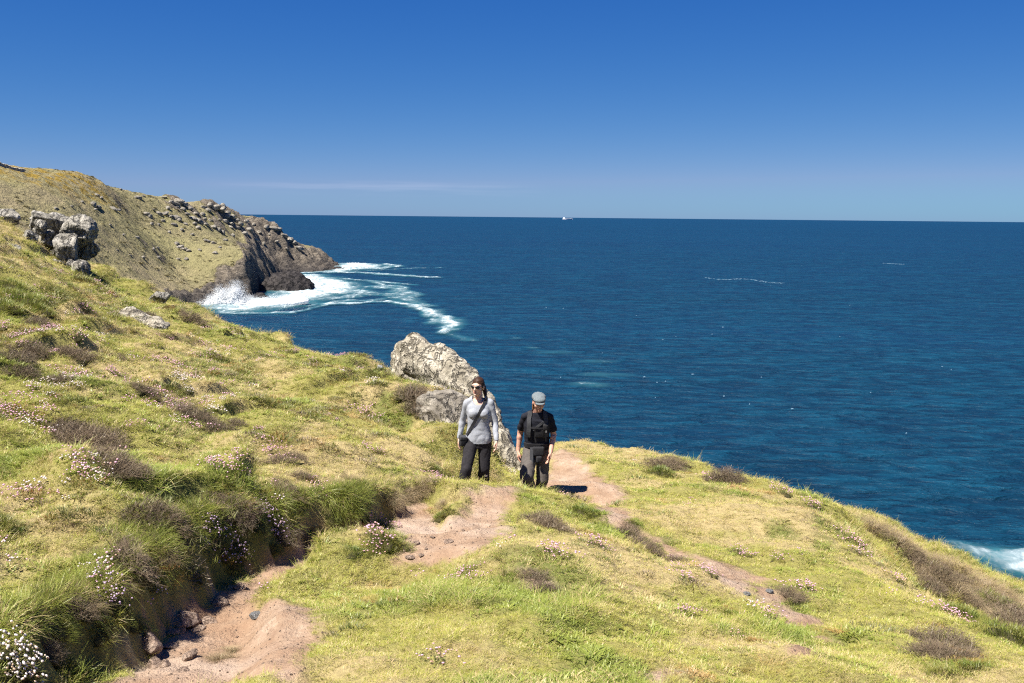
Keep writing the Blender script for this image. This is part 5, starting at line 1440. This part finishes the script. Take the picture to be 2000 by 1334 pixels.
def drape(bvh, pts, back=False, lift=0.004):
    """lay points (x, z) on the front or back of a body"""
    out, no = [], []
    for x, z in pts:
        h = bvh.ray_cast(Vector((x, 1.0 if back else -1.0, z)), Vector((0, -1 if back else 1, 0)))
        if h[0] is None: continue
        out.append(h[0] + h[1] * lift); no.append(h[1])
    # smooth along the strap
    for _ in range(3):
        out = [out[0]] + [(out[i - 1] + out[i] * 2 + out[i + 1]) / 4 for i in range(1, len(out) - 1)] + [out[-1]]
        no = [no[0]] + [((no[i - 1] + no[i] * 2 + no[i + 1]) / 4).normalized() for i in range(1, len(no) - 1)] + [no[-1]]
    return out, no
def line(a, b, n=24): return [(a[0] + (b[0] - a[0]) * i / (n - 1), a[1] + (b[1] - a[1]) * i / (n - 1)) for i in range(n)]

def cloth_mat(name, col, col2, sc=60, rough=0.9, bump=0.004):
    t = NT(name); tc = t.new('ShaderNodeTexCoord').outputs['Object']
    n_ = t.noise(sc, 3, 0.6, tc); b = t.noise(7, 3, 0.6, tc)
    t.set(color=t.mix(t.ramp(n_, [(0.35, 0.0), (0.65, 1.0)]), col, col2), rough=rough, spec=0.15, normal=t.bump(t.math('ADD', t.math('MULTIPLY', n_, .15), b), bump * 4, 0.6))
    return t.m
t = NT('skin'); tc = t.new('ShaderNodeTexCoord').outputs['Object']
t.set(color=t.mix(t.noise(25, 3, 0.5, tc), (0.50, 0.30, 0.225), (0.58, 0.375, 0.285)), rough=0.55, spec=0.3, sss=0.08); M_SKIN = t.m
t = NT('skin_ruddy'); tc = t.new('ShaderNodeTexCoord').outputs['Object']
t.set(color=t.mix(t.noise(25, 3, 0.5, tc), (0.46, 0.24, 0.17), (0.54, 0.31, 0.23)), rough=0.55, spec=0.3, sss=0.08); M_SKIN2 = t.m
M_LIP = NT('lips').set(color=(0.40, 0.13, 0.11), rough=0.5)
M_SHIRT = cloth_mat('grey_marl_jersey', (0.24, 0.255, 0.285), (0.315, 0.33, 0.36), 90)
M_BLACKTR = cloth_mat('black_trousers', (0.018, 0.017, 0.019), (0.028, 0.026, 0.03), 40)
M_TEE = cloth_mat('black_jersey', (0.010, 0.011, 0.017), (0.017, 0.018, 0.025), 60)
M_GREYTR = cloth_mat('charcoal_trousers', (0.075, 0.066, 0.060), (0.105, 0.093, 0.085), 50)
M_TWEED = cloth_mat('grey_tweed', (0.085, 0.105, 0.115), (0.17, 0.195, 0.205), 110)
M_WEB = cloth_mat('black_webbing', (0.016, 0.016, 0.018), (0.03, 0.03, 0.033), 120)
M_WEBG = cloth_mat('dark_grey_fabric', (0.035, 0.036, 0.040), (0.055, 0.057, 0.062), 80)
M_HAIR = cloth_mat('dark_brown_hair', (0.028, 0.014, 0.009), (0.055, 0.028, 0.017), 140, 0.5)
M_GINGER = cloth_mat('auburn_hair', (0.14, 0.065, 0.03), (0.20, 0.10, 0.05), 140, 0.6)
M_LENS = NT('dark_lens').set(color=(0.008, 0.008, 0.009), rough=0.3, spec=0.25)
M_PLAST = NT('black_plastic').set(color=(0.02, 0.02, 0.021), rough=0.4, spec=0.4)
M_BOOT = cloth_mat('brown_boot_leather', (0.09, 0.055, 0.032), (0.13, 0.085, 0.05), 30, 0.7)
M_PRINT = NT('white_print').set(color=(0.75, 0.75, 0.75), rough=0.7)
M_EYE = NT('eye').set(color=(0.03, 0.02, 0.015), rough=0.2)

def head_prims(c, s=1.0, male=False):
    """skull, jaw, nose, brow, cheeks and ears round the centre c, looking to -Y"""
    x, y, z = c; k = 1.06 if male else 1.0
    pr = [ell_prim((x, y + 0.012, z + 0.012 * s), (0.072 * k, 0.092 * k, 0.100 * k)), ell_prim((x, y - 0.035, z - 0.030), (0.060 * k, 0.060, 0.075)),
          ell_prim((x, y - 0.048, z - 0.082), (0.040 * k, 0.042, 0.034 * k)), ell_prim((x, y - 0.082, z - 0.098), (0.018 * k, 0.016, 0.016)),
          cap_prim((x, y - 0.088, z + 0.012), 0.010, (x, y - 0.112, z - 0.030), 0.0135), cap_prim((x - 0.010, y - 0.100, z - 0.034), 0.009, (x + 0.010, y - 0.100, z - 0.034), 0.009),
          cap_prim((x - 0.040, y - 0.076, z + 0.028), 0.013, (x + 0.040, y - 0.076, z + 0.028), 0.013),
          ell_prim((x - 0.042, y - 0.066, z - 0.030), (0.022, 0.018, 0.022)), ell_prim((x + 0.042, y - 0.066, z - 0.030), (0.022, 0.018, 0.022)),
          cap_prim((x - 0.016, y - 0.091, z - 0.062), 0.008, (x + 0.016, y - 0.091, z - 0.062), 0.008)]
    for sx in (-1, 1): pr.append(ell_prim((x + sx * 0.074 * k, y + 0.018, z - 0.012), (0.011, 0.021, 0.033), (0, 0, sx * 0.25)))
    return pr
def add(name, me, parent, loc=None, **props):
    o = link(name, me, parent, **props)
    return o

def project(p):
    v = np.array(p) - np.array([0, 0, EZ]); w_ = v @ _f
    return 1000 + FPX * (v @ _r) / w_, 667 - FPX * (v @ _u) / w_

# ---- the woman
wx, wy = -0.44, 13.2
wz = float(ground_z(np.array([wx]), np.array([wy]))[0])
tgt = at(935, 738, wy)[2]            # top of her head
WS = (tgt - wz) / 1.68
WS = min(max(WS, 0.96), 1.06)
woman = empty('person', (wx, wy, wz), 0.0, label='woman in a light grey long-sleeved top, black trousers and sunglasses walking uphill', category='person')
woman.scale = (WS,) * 3

# joints
sh_l, el_l, wr_l = (-0.152, 0.0, 1.345), (-0.215, 0.075, 1.09), (-0.262, 0.045, 0.850)
sh_r, el_r, wr_r = (0.152, 0.0, 1.345), (0.215, 0.0, 1.08), (0.240, -0.14, 0.865)
hp_l, kn_l, an_l = (-0.085, 0.0, 0.86), (-0.152, -0.20, 0.49), (-0.225, -0.17, 0.10)
hp_r, kn_r, an_r = (0.085, 0.0, 0.86), (0.078, -0.03, 0.46), (0.055, 0.22, 0.13)
HC = (0.0, -0.02, 1.567)
HR = -0.38
hd = rot_about(head_prims(HC), (0, 0.01, 1.5), HR, 0.0)
tor = [loft_prim([(0, 0.01, 0.78, .155, .115), (0, 0.01, 0.88, .165, .120), (0, 0.005, 0.97, .142, .102), (0, 0, 1.05, .128, .094), (0, -.005, 1.14, .138, .100), (0, -.008, 1.24, .148, .106), (0, 0, 1.30, .138, .090), (0, 0.005, 1.36, .085, .066), (0, 0.01, 1.40, .052, .050)]),
       ell_prim((-0.068, -0.080, 1.215), (.062, .052, .062)), ell_prim((0.068, -0.080, 1.215), (.062, .052, .062))]
neck = [cap_prim((0, 0.012, 1.37), 0.056, (0, -0.005, 1.50), 0.048)]
arms = chain([sh_l, el_l, wr_l], [.040, .033, .024]) + chain([sh_r, el_r, wr_r], [.040, .033, .024]) + [cap_prim((-.05, 0.01, 1.37), .035, sh_l, .038), cap_prim((.05, 0.01, 1.37), .035, sh_r, .038)]
legs = chain([hp_l, kn_l, an_l], [.082, .055, .036]) + chain([hp_r, kn_r, an_r], [.082, .055, .036])
feet = [cap_prim((an_l[0], an_l[1] + .03, .05), .035, (an_l[0] - .02, an_l[1] - .14, .035), .03), cap_prim((an_r[0], an_r[1] + .03, .06), .035, (an_r[0] + .01, an_r[1] - .13, .035), .03)]
hands = hand(wr_l, (-0.06, -0.12, -1), 1, 0.95) + hand(wr_r, (0.03, -0.35, -1), -1, 0.95, 0.45)
add('body', body_mesh('body', tor + neck + arms + legs + feet + hands + hd, 0.0062, 3, M_SKIN), woman)
# shirt
tor_s = [loft_prim([(0, 0.01, 0.79, .176, .134), (0, 0.01, 0.88, .181, .136), (0, 0.005, 0.97, .160, .120), (0, 0, 1.05, .146, .112), (0, -.005, 1.14, .152, .113), (0, -.008, 1.24, .162, .118), (0, 0, 1.31, .155, .102), (0, 0.005, 1.37, .105, .080), (0, 0.01, 1.42, .066, .062)]),
         ell_prim((-0.066, -0.086, 1.215), (.070, .058, .070)), ell_prim((0.066, -0.086, 1.215), (.070, .058, .070))]
slv = chain([sh_l, el_l, tuple(Vector(wr_l) + Vector((.003, .0, .015)))], [.054, .045, .034]) + chain([sh_r, el_r, tuple(Vector(wr_r) + Vector((0, 0, .015)))], [.058, .046, .034]) + [cap_prim((-.05, 0.01, 1.395), .05, sh_l, .052), cap_prim((.05, 0.01, 1.395), .05, sh_r, .052)]
def w_cut(c):
    if c.z < 0.812: return True
    if c.y < 0.03 and (c.x / 0.085) ** 2 + ((c.z - 1.425) / 0.095) ** 2 < 1: return True
    if c.z > 1.405 and abs(c.x) < 0.075: return True
    for wr, el in ((wr_l, el_l), (wr_r, el_r)):
        d_ = (Vector(wr) - Vector(el)).normalized()
        if abs(c.x) > 0.2 and (c - Vector(wr)).dot(d_) > 0.005 and (c - Vector(wr)).length < 0.1: return True
    return False
shirt_me = body_mesh('shirt', tor_s + slv, 0.009, 3, M_SHIRT, folds=0.007, ffreq=8.0, cut=w_cut, fz=1.1)
add('shirt', shirt_me, woman, label='light grey long-sleeved top')
def w_tr_cut(c): return c.z > 0.90
an_lh, an_rh = (an_l[0], an_l[1] + .02, 0.07), (an_r[0], an_r[1] + .02, 0.08)
trs = [loft_prim([(0, 0.01, 0.74, .155, .115), (0, 0.012, 0.82, .172, .130), (0, 0.01, 0.92, .166, .124)]), ell_prim((-.08, .06, .82), (.085, .075, .09)), ell_prim((.08, .06, .82), (.085, .075, .09))] + \
      chain([hp_l, kn_l, an_lh], [.098, .076, .086]) + chain([hp_r, kn_r, an_rh], [.098, .076, .086])
add('trousers', body_mesh('trousers', trs, 0.009, 3, M_BLACKTR, folds=0.011, ffreq=8.0, cut=w_tr_cut, seed=3, fz=0.55), woman, label='black walking trousers')
for an, fx in ((an_l, -.02), (an_r, .01)):
    add('boot', body_mesh('boot', [cap_prim((an[0], an[1] + .03, an[2] - .02), .046, (an[0] + fx, an[1] - .15, an[2] - .045), .04, (1, .8)), cap_prim((an[0], an[1] + .02, an[2]), .046, (an[0], an[1] + .02, an[2] + .07), .046)], 0.01, 2, M_BOOT), woman)
# hair, glasses, mouth
def hair_shell(c, s, cutf, mat, extra, rz, pivot, rx=0.0):
    x, y, z = c
    pr = [ell_prim((x, y + 0.022, z + 0.024), (0.083 * s, 0.098 * s, 0.106 * s))] + extra
    me = body_mesh('hair', pr, 0.0075, 2, mat, folds=0.006, ffreq=16, cut=cutf)
    M_ = Matrix.Translation(pivot) @ Euler((rx, 0, rz)).to_matrix().to_4x4() @ Matrix.Translation(-Vector(pivot))
    me.transform(M_)
    return me
def w_hcut(c):
    # open the face
    return c.y < -0.045 and c.z < 1.615 - 0.25 * (abs(c.x) - 0.02) and abs(c.x) < 0.085
wh = hair_shell(HC, 1.0, w_hcut, M_HAIR, [cap_prim((0, .085, 1.60), .035, (0.02, .125, 1.545), .030), cap_prim((0.02, .125, 1.545), .030, (0.055, .105, 1.44), .026), cap_prim((.055, .105, 1.44), .026, (.07, .085, 1.37), .012)], HR, (0, 0.01, 1.5))
add('hair', wh, woman, label='dark brown hair tied back')
MH = Matrix.Translation((0, 0.01, 1.5)) @ Euler((0.0, 0, HR)).to_matrix().to_4x4() @ Matrix.Translation((0, -0.01, -1.5))
def rigid(name, prims, mat, voxel=None):
    bm = bmesh.new()
    for V_, F_ in prims:
        vs = [bm.verts.new(MHc @ Vector(v)) for v in V_]
        for f in F_: bm.faces.new([vs[i] for i in f])
    bmesh.ops.recalc_face_normals(bm, faces=bm.faces)
    me = bpy.data.meshes.new(name); bm.to_mesh(me); bm.free(); me.materials.append(mat)
    me.polygons.foreach_set('use_smooth', [True] * len(me.polygons))
    return me
MHc = MH
x, y, z = HC
sg = add('sunglasses', rigid('sunglasses', [cap_prim((-.012, y - .104, z + .012), .004, (.012, y - .104, z + .012), .004), cap_prim((-.060, y - .088, z + .014), .005, (-.078, y + .015, z + .006), .004), cap_prim((.060, y - .088, z + .014), .005, (.078, y + .015, z + .006), .004)], M_PLAST), woman, label='black wraparound sunglasses')
for sx in (-1, 1):
    add('lens', rigid('lens', [ell_prim((sx * .034, y - .094, z + .006), (.030, .012, .020), (0, 0, sx * .35))], M_LENS), sg)
add('lips', rigid('lips', [ell_prim((0, y - .099, z - .062), (.021, .006, .0065))], M_LIP), woman)
# trouser print: small white mark on the shin
bvt = BVHTree.FromPolygons([v.co.copy() for v in bpy.data.meshes['trousers'].vertices], [tuple(p_.vertices) for p_ in bpy.data.meshes['trousers'].polygons])
pm, pf = [], []
for (x0, z0, w_, h_) in ((0.088, 0.372, .012, .026), (0.104, 0.372, .012, .026), (0.117, 0.372, .010, .020), (0.100, 0.352, .034, .006)):
    k = len(pm)
    for dx, dz in ((-.5, -.5), (.5, -.5), (.5, .5), (-.5, .5)):
        hpt = bvt.ray_cast(Vector((x0 + dx * w_, -1, z0 + dz * h_)), Vector((0, 1, 0)))
        pm.append((hpt[0] if hpt[0] else Vector((x0 + dx * w_, 0, z0 + dz * h_))) + Vector((0, -.003, 0)))
    pf.append((k, k + 1, k + 2, k + 3))
add('printed_logo', np_mesh('printed_logo', pm, pf, M_PRINT, False), woman, label='small white printed logo on the shin')
# undershirt strap at the neckline
bvs = BVHTree.FromPolygons([v.co.copy() for v in shirt_me.vertices], [tuple(p_.vertices) for p_ in shirt_me.polygons])
# shoulder bag: things carried stay things of their own
bag = empty('camera_bag', (wx, wy, wz), 0.0, label='small black camera bag on a diagonal strap at the woman\'s hip', category='bag'); bag.scale = (WS,) * 3
pts, nos = drape(bvs, line((0.098, 1.40), (-0.150, 0.92), 30))
ribbon('strap', pts, nos, 0.036, M_WEB, bag, 0.008)
pts2, nos2 = drape(bvs, line((0.098, 1.40), (-0.150, 0.92), 30), True)
ribbon('strap', pts2, nos2, 0.036, M_WEB, bag, 0.008)
ribbon('strap', [pts[0], (pts[0] + pts2[0]) / 2 + Vector((0, 0, .02)), pts2[0]], [Vector((0, -.5, 1)).normalized(), Vector((0, 0, 1)), Vector((0, .5, 1)).normalized()], 0.036, M_WEB, bag, 0.008)
def box(name, c, d, mat, parent, rot=(0, 0, 0), bev=0.012):
    bm = bmesh.new(); bmesh.ops.create_cube(bm, size=1.0)
    for v in bm.verts: v.co = Vector((v.co.x * d[0], v.co.y * d[1], v.co.z * d[2]))
    bmesh.ops.bevel(bm, geom=bm.edges[:], offset=bev, segments=3, affect='EDGES', profile=0.6)
    me = bpy.data.meshes.new(name); bm.to_mesh(me); bm.free(); me.materials.append(mat); me.polygons.foreach_set('use_smooth', [True] * len(me.polygons))
    o = link(name, me, parent); o.location = c; o.rotation_euler = rot
    return o
box('bag_body', (-0.205, -0.075, 0.845), (.085, .10, .135), M_WEB, bag, (0.1, 0.1, 0.3), .02)
box('flap', (-0.205, -0.078, 0.890), (.092, .108, .05), M_WEBG, bag, (0.1, 0.1, 0.3), .012)

# ---- the man
mx, my = 0.37, 14.0
mz = float(ground_z(np.array([mx]), np.array([my]))[0])
tgt = at(1053, 761, my)[2]
MS = (tgt - mz) / 1.77
MS = min(max(MS, 0.97), 1.08)
man = empty('person', (mx, my, mz), 0.0, label='man in a grey flat cap, black T-shirt and dark trousers with a backpack walking uphill', category='person')
man.scale = (MS,) * 3

def leanf(v):
    v = Vector(v); k = max(0.0, v.z - 0.95)
    v.y -= k * 0.20; v.z -= k * k * 0.03
    return v
sh_l, el_l, wr_l = (-0.166, 0.0, 1.405), (-0.232, 0.09, 1.15), (-0.258, 0.03, 0.90)
sh_r, el_r, wr_r = (0.166, 0.0, 1.405), (0.232, 0.02, 1.145), (0.190, -0.17, 0.93)
hp_l, kn_l, an_l = (-0.09, 0.0, 0.92), (-0.140, -0.28, 0.60), (-0.045, -0.02, 0.21)
hp_r, kn_r, an_r = (0.09, 0.0, 0.92), (0.080, -0.08, 0.51), (0.020, 0.16, 0.10)
HC = (0.01, -0.045, 1.640)
PV = (0.01, -0.01, 1.56)
hd = rot_about(head_prims(HC, 1.0, True), PV, 0.12, 0.14)
tor = [loft_prim([(0, 0.01, 0.84, .150, .110), (0, 0.01, 0.95, .158, .115), (0, 0.005, 1.05, .155, .110), (0, 0, 1.16, .165, .115), (0, -.005, 1.28, .180, .120), (0, 0, 1.35, .165, .105), (0, 0.005, 1.42, .100, .076), (0, 0.01, 1.48, .062, .058)])]
neck = [cap_prim((0, 0.012, 1.45), 0.066, (0.005, -0.02, 1.575), 0.058)]
arms = chain([sh_l, el_l, wr_l], [.050, .043, .030]) + chain([sh_r, el_r, wr_r], [.050, .043, .030]) + [cap_prim((-.05, 0.01, 1.44), .042, sh_l, .048), cap_prim((.05, 0.01, 1.44), .042, sh_r, .048)]
arms += [ell_prim(tuple((Vector(el_l) * .7 + Vector(wr_l) * .3)), (.043, .045, .07)), ell_prim(tuple((Vector(el_r) * .7 + Vector(wr_r) * .3)), (.043, .045, .07))]
legs = chain([hp_l, kn_l, an_l], [.085, .06, .04]) + chain([hp_r, kn_r, an_r], [.085, .06, .04])
feet = [cap_prim((an_l[0], an_l[1] + .03, an_l[2] - .04), .038, (an_l[0] - .01, an_l[1] - .15, an_l[2] - .08), .033), cap_prim((an_r[0], an_r[1] + .03, .06), .038, (an_r[0], an_r[1] - .15, .04), .033)]
hands = hand(wr_l, (-0.01, -0.18, -1), 1, 1.1, 0.45) + hand(wr_r, (-0.14, -0.2, -1), -1, 1.1, 0.4)
add('body', body_mesh('body', tor + neck + arms + legs + feet + hands + hd, 0.0065, 3, M_SKIN2, leanf), man)
tor_s = [loft_prim([(0, 0.01, 0.90, .178, .135), (0, 0.01, 0.97, .178, .135), (0, 0.005, 1.06, .174, .130), (0, 0, 1.16, .182, .132), (0, -.005, 1.28, .186, .134), (0, 0, 1.37, .176, .122), (0, 0.005, 1.44, .125, .092), (0, 0.01, 1.50, .076, .074)])]
def upto(a, b, f): return tuple(Vector(a).lerp(Vector(b), f))
slv = [cap_prim(sh_l, .063, upto(sh_l, el_l, .72), .066), cap_prim(sh_r, .063, upto(sh_r, el_r, .72), .066), cap_prim((-.055, 0.01, 1.465), .06, sh_l, .066), cap_prim((.055, 0.01, 1.465), .06, sh_r, .066)]
def m_cut(c):
    if c.z < 0.93: return True
    if c.z > 1.485 and (c.x / .078) ** 2 + ((c.y + .005) / .085) ** 2 < 1: return True
    for sh, el in ((sh_l, el_l), (sh_r, el_r)):
        if c.x * sh[0] > 0 and abs(c.x) > 0.17:
            d_ = (Vector(el) - Vector(sh)).normalized()
            if (c - Vector(sh)).dot(d_) > 0.215 and (c - upto_v(sh, el, .75)).length < 0.11: return True
    return False
def upto_v(a, b, f): return Vector(a).lerp(Vector(b), f)
tee_me = body_mesh('t_shirt', tor_s + slv, 0.010, 3, M_TEE, leanf, 0.010, 7.0, m_cut, 5)
add('t_shirt', tee_me, man, label='plain black T-shirt')
trs = [loft_prim([(0, 0.01, 0.80, .155, .118), (0, 0.012, 0.88, .170, .130), (0, 0.01, 0.99, .168, .128)]), ell_prim((-.08, .055, .88), (.085, .08, .09)), ell_prim((.08, .055, .88), (.085, .08, .09))] + \
      chain([hp_l, kn_l, an_l], [.108, .098, .064]) + chain([hp_r, kn_r, an_r], [.108, .086, .066])
add('trousers', body_mesh('trousers', trs, 0.010, 3, M_GREYTR, None, 0.014, 8.0, lambda c: c.z > 0.97, 9, 0.6), man, label='dark grey-brown walking trousers')
for an, dz in ((an_l, -.045), (an_r, -.045)):
    add('boot', body_mesh('boot', [cap_prim((an[0], an[1] + .03, an[2] - .03), .05, (an[0], an[1] - .16, an[2] + dz - .01), .042, (1, .8)), cap_prim((an[0], an[1] + .02, an[2]), .05, (an[0], an[1] + .02, an[2] + .08), .052)], 0.01, 2, M_BOOT), man)
MHc = Matrix.Translation(PV) @ Euler((0.14, 0, 0.12)).to_matrix().to_4x4() @ Matrix.Translation(-Vector(PV))
_L = leanf(PV) - Vector(PV)
def rig2(name, prims, mat):
    me = rigid(name, prims, mat); me.transform(Matrix.Translation(_L + Vector((0, -0.012, -0.004)))); return me
x, y, z = HC
# flat cap with a stiff peak
capme = body_mesh('flat_cap', [ell_prim((x, y + .016, z + .078), (.100, .122, .060), (0.10, 0, 0)), ell_prim((x, y - .055, z + .068), (.088, .078, .042), (0.16, 0, 0)), ell_prim((x, y + .015, z + .045), (.088, .106, .035))], 0.007, 3, M_TWEED, None, .003, 12)
capme.transform(MHc); capme.transform(Matrix.Translation(_L + Vector((0, -0.012, -0.004))))
cp = add('flat_cap', capme, man, label='grey tweed flat cap')
add('peak', rig2('peak', [ell_prim((x, y - .112, z + .034), (.066, .045, .011), (0.30, 0, 0))], M_TWEED), cp)
def m_hcut(c): return (c.y < y - 0.0 and c.z < z + 0.05) or c.z > z + 0.055
mh = body_mesh('hair', [ell_prim((x, y + .022, z + .015), (.086, .104, .108)), cap_prim((x - .068, y + .035, z - .045), .020, (x - .075, y + .03, z - .10), .012)], 0.0075, 2, M_GINGER, None, .006, 16, m_hcut)
mh.transform(MHc); mh.transform(Matrix.Translation(_L + Vector((0, -0.012, -0.004))))
add('hair', mh, man, label='short auburn hair under the cap')
for sx in (-1, 1): add('eye', rig2('eye', [ell_prim((x + sx * .031, y - .083, z + .008), (.010, .005, .005))], M_EYE), man)
add('lips', rig2('lips', [ell_prim((x, y - .100, z - .062), (.022, .006, .006))], M_LIP), man)

# backpack with its harness
pack = empty('backpack', (mx, my, mz), 0.0, label='black backpack with chest harness and hip belt worn by the man', category='backpack'); pack.scale = (MS,) * 3
bvm = BVHTree.FromPolygons([v.co.copy() for v in tee_me.vertices], [tuple(p_.vertices) for p_ in tee_me.polygons])
pk = body_mesh('pack_body', [loft_prim([(0, .25, 0.98, .12, .07), (0, .26, 1.05, .15, .10), (0, .25, 1.25, .15, .10), (0, .22, 1.42, .135, .085), (0, .19, 1.48, .08, .05)])], .014, 2, M_WEB, leanf, .006, 8)
link('pack_body', pk, pack)
for sx in (-1, 1):
    P1, N1 = drape(bvm, [(sx * (0.098 + 0.012 * math.sin(i / 17 * 3.14)) + sx * 0.05 * max(0, i / 17 - .6), 1.485 - 0.345 * i / 17) for i in range(18)])
    ribbon('shoulder_strap', P1, N1, 0.062, M_WEBG, pack, 0.014)
P1, N1 = drape(bvm, line((-0.10, 1.275), (0.10, 1.265), 14)); ribbon('chest_strap', P1, N1, 0.026, M_WEB, pack, 0.010)
P1, N1 = drape(bvm, line((0.085, 1.36), (-0.06, 1.24), 14)); ribbon('cross_strap', P1, N1, 0.03, M_WEBG, pack, 0.010)
P1, N1 = drape(bvm, line((-0.165, 1.005), (0.165, 1.005), 24)); ribbon('hip_belt', P1, N1, 0.065, M_WEB, pack, 0.014)
P1, N1 = drape(bvm, line((-0.035, 1.26), (-0.02, 1.06), 10)); ribbon('hanging_strap', P1, N1, 0.024, M_WEBG, pack, 0.008)
P1, N1 = drape(bvm, line((0.105, 1.20), (0.12, 1.06), 8)); ribbon('hanging_strap', P1, N1, 0.020, M_WEBG, pack, 0.008)
def on_front(x_, z_, out_=0.03):
    h = bvm.ray_cast(Vector((x_, -1, z_)), Vector((0, 1, 0)));  return h[0] + Vector((0, -out_, 0))
box('chest_pouch', on_front(0.115, 1.285, .022), (.075, .055, .09), M_WEB, pack, (.2, 0, -.2), .02)
box('chest_panel', on_front(0.03, 1.19, .004), (.13, .022, .12), M_WEB, pack, (.2, 0, 0), .012)
box('waist_pouch', on_front(-0.01, 0.975, .03) + Vector((0.03, 0, -.045)), (.17, .06, .14), M_WEB, pack, (.05, 0, .05), .03)
box('waist_pouch', on_front(0.0, 0.975, .06) + Vector((0.03, 0, -.15)), (.08, .05, .09), M_WEB, pack, (.05, 0, 0.3), .02)
box('buckle', on_front(0.12, 1.225, .03), (.022, .02, .035), M_PRINT, pack, (.2, 0, 0), .004)
ribbon('hanging_strap', [Vector((-.075, -.165 - .01 * i, 0.99 - .035 * i)) for i in range(10)], [Vector((0, -1, 0))] * 10, 0.045, M_WEBG, pack, 0.006)
bpy.data.scenes.remove(WORK)
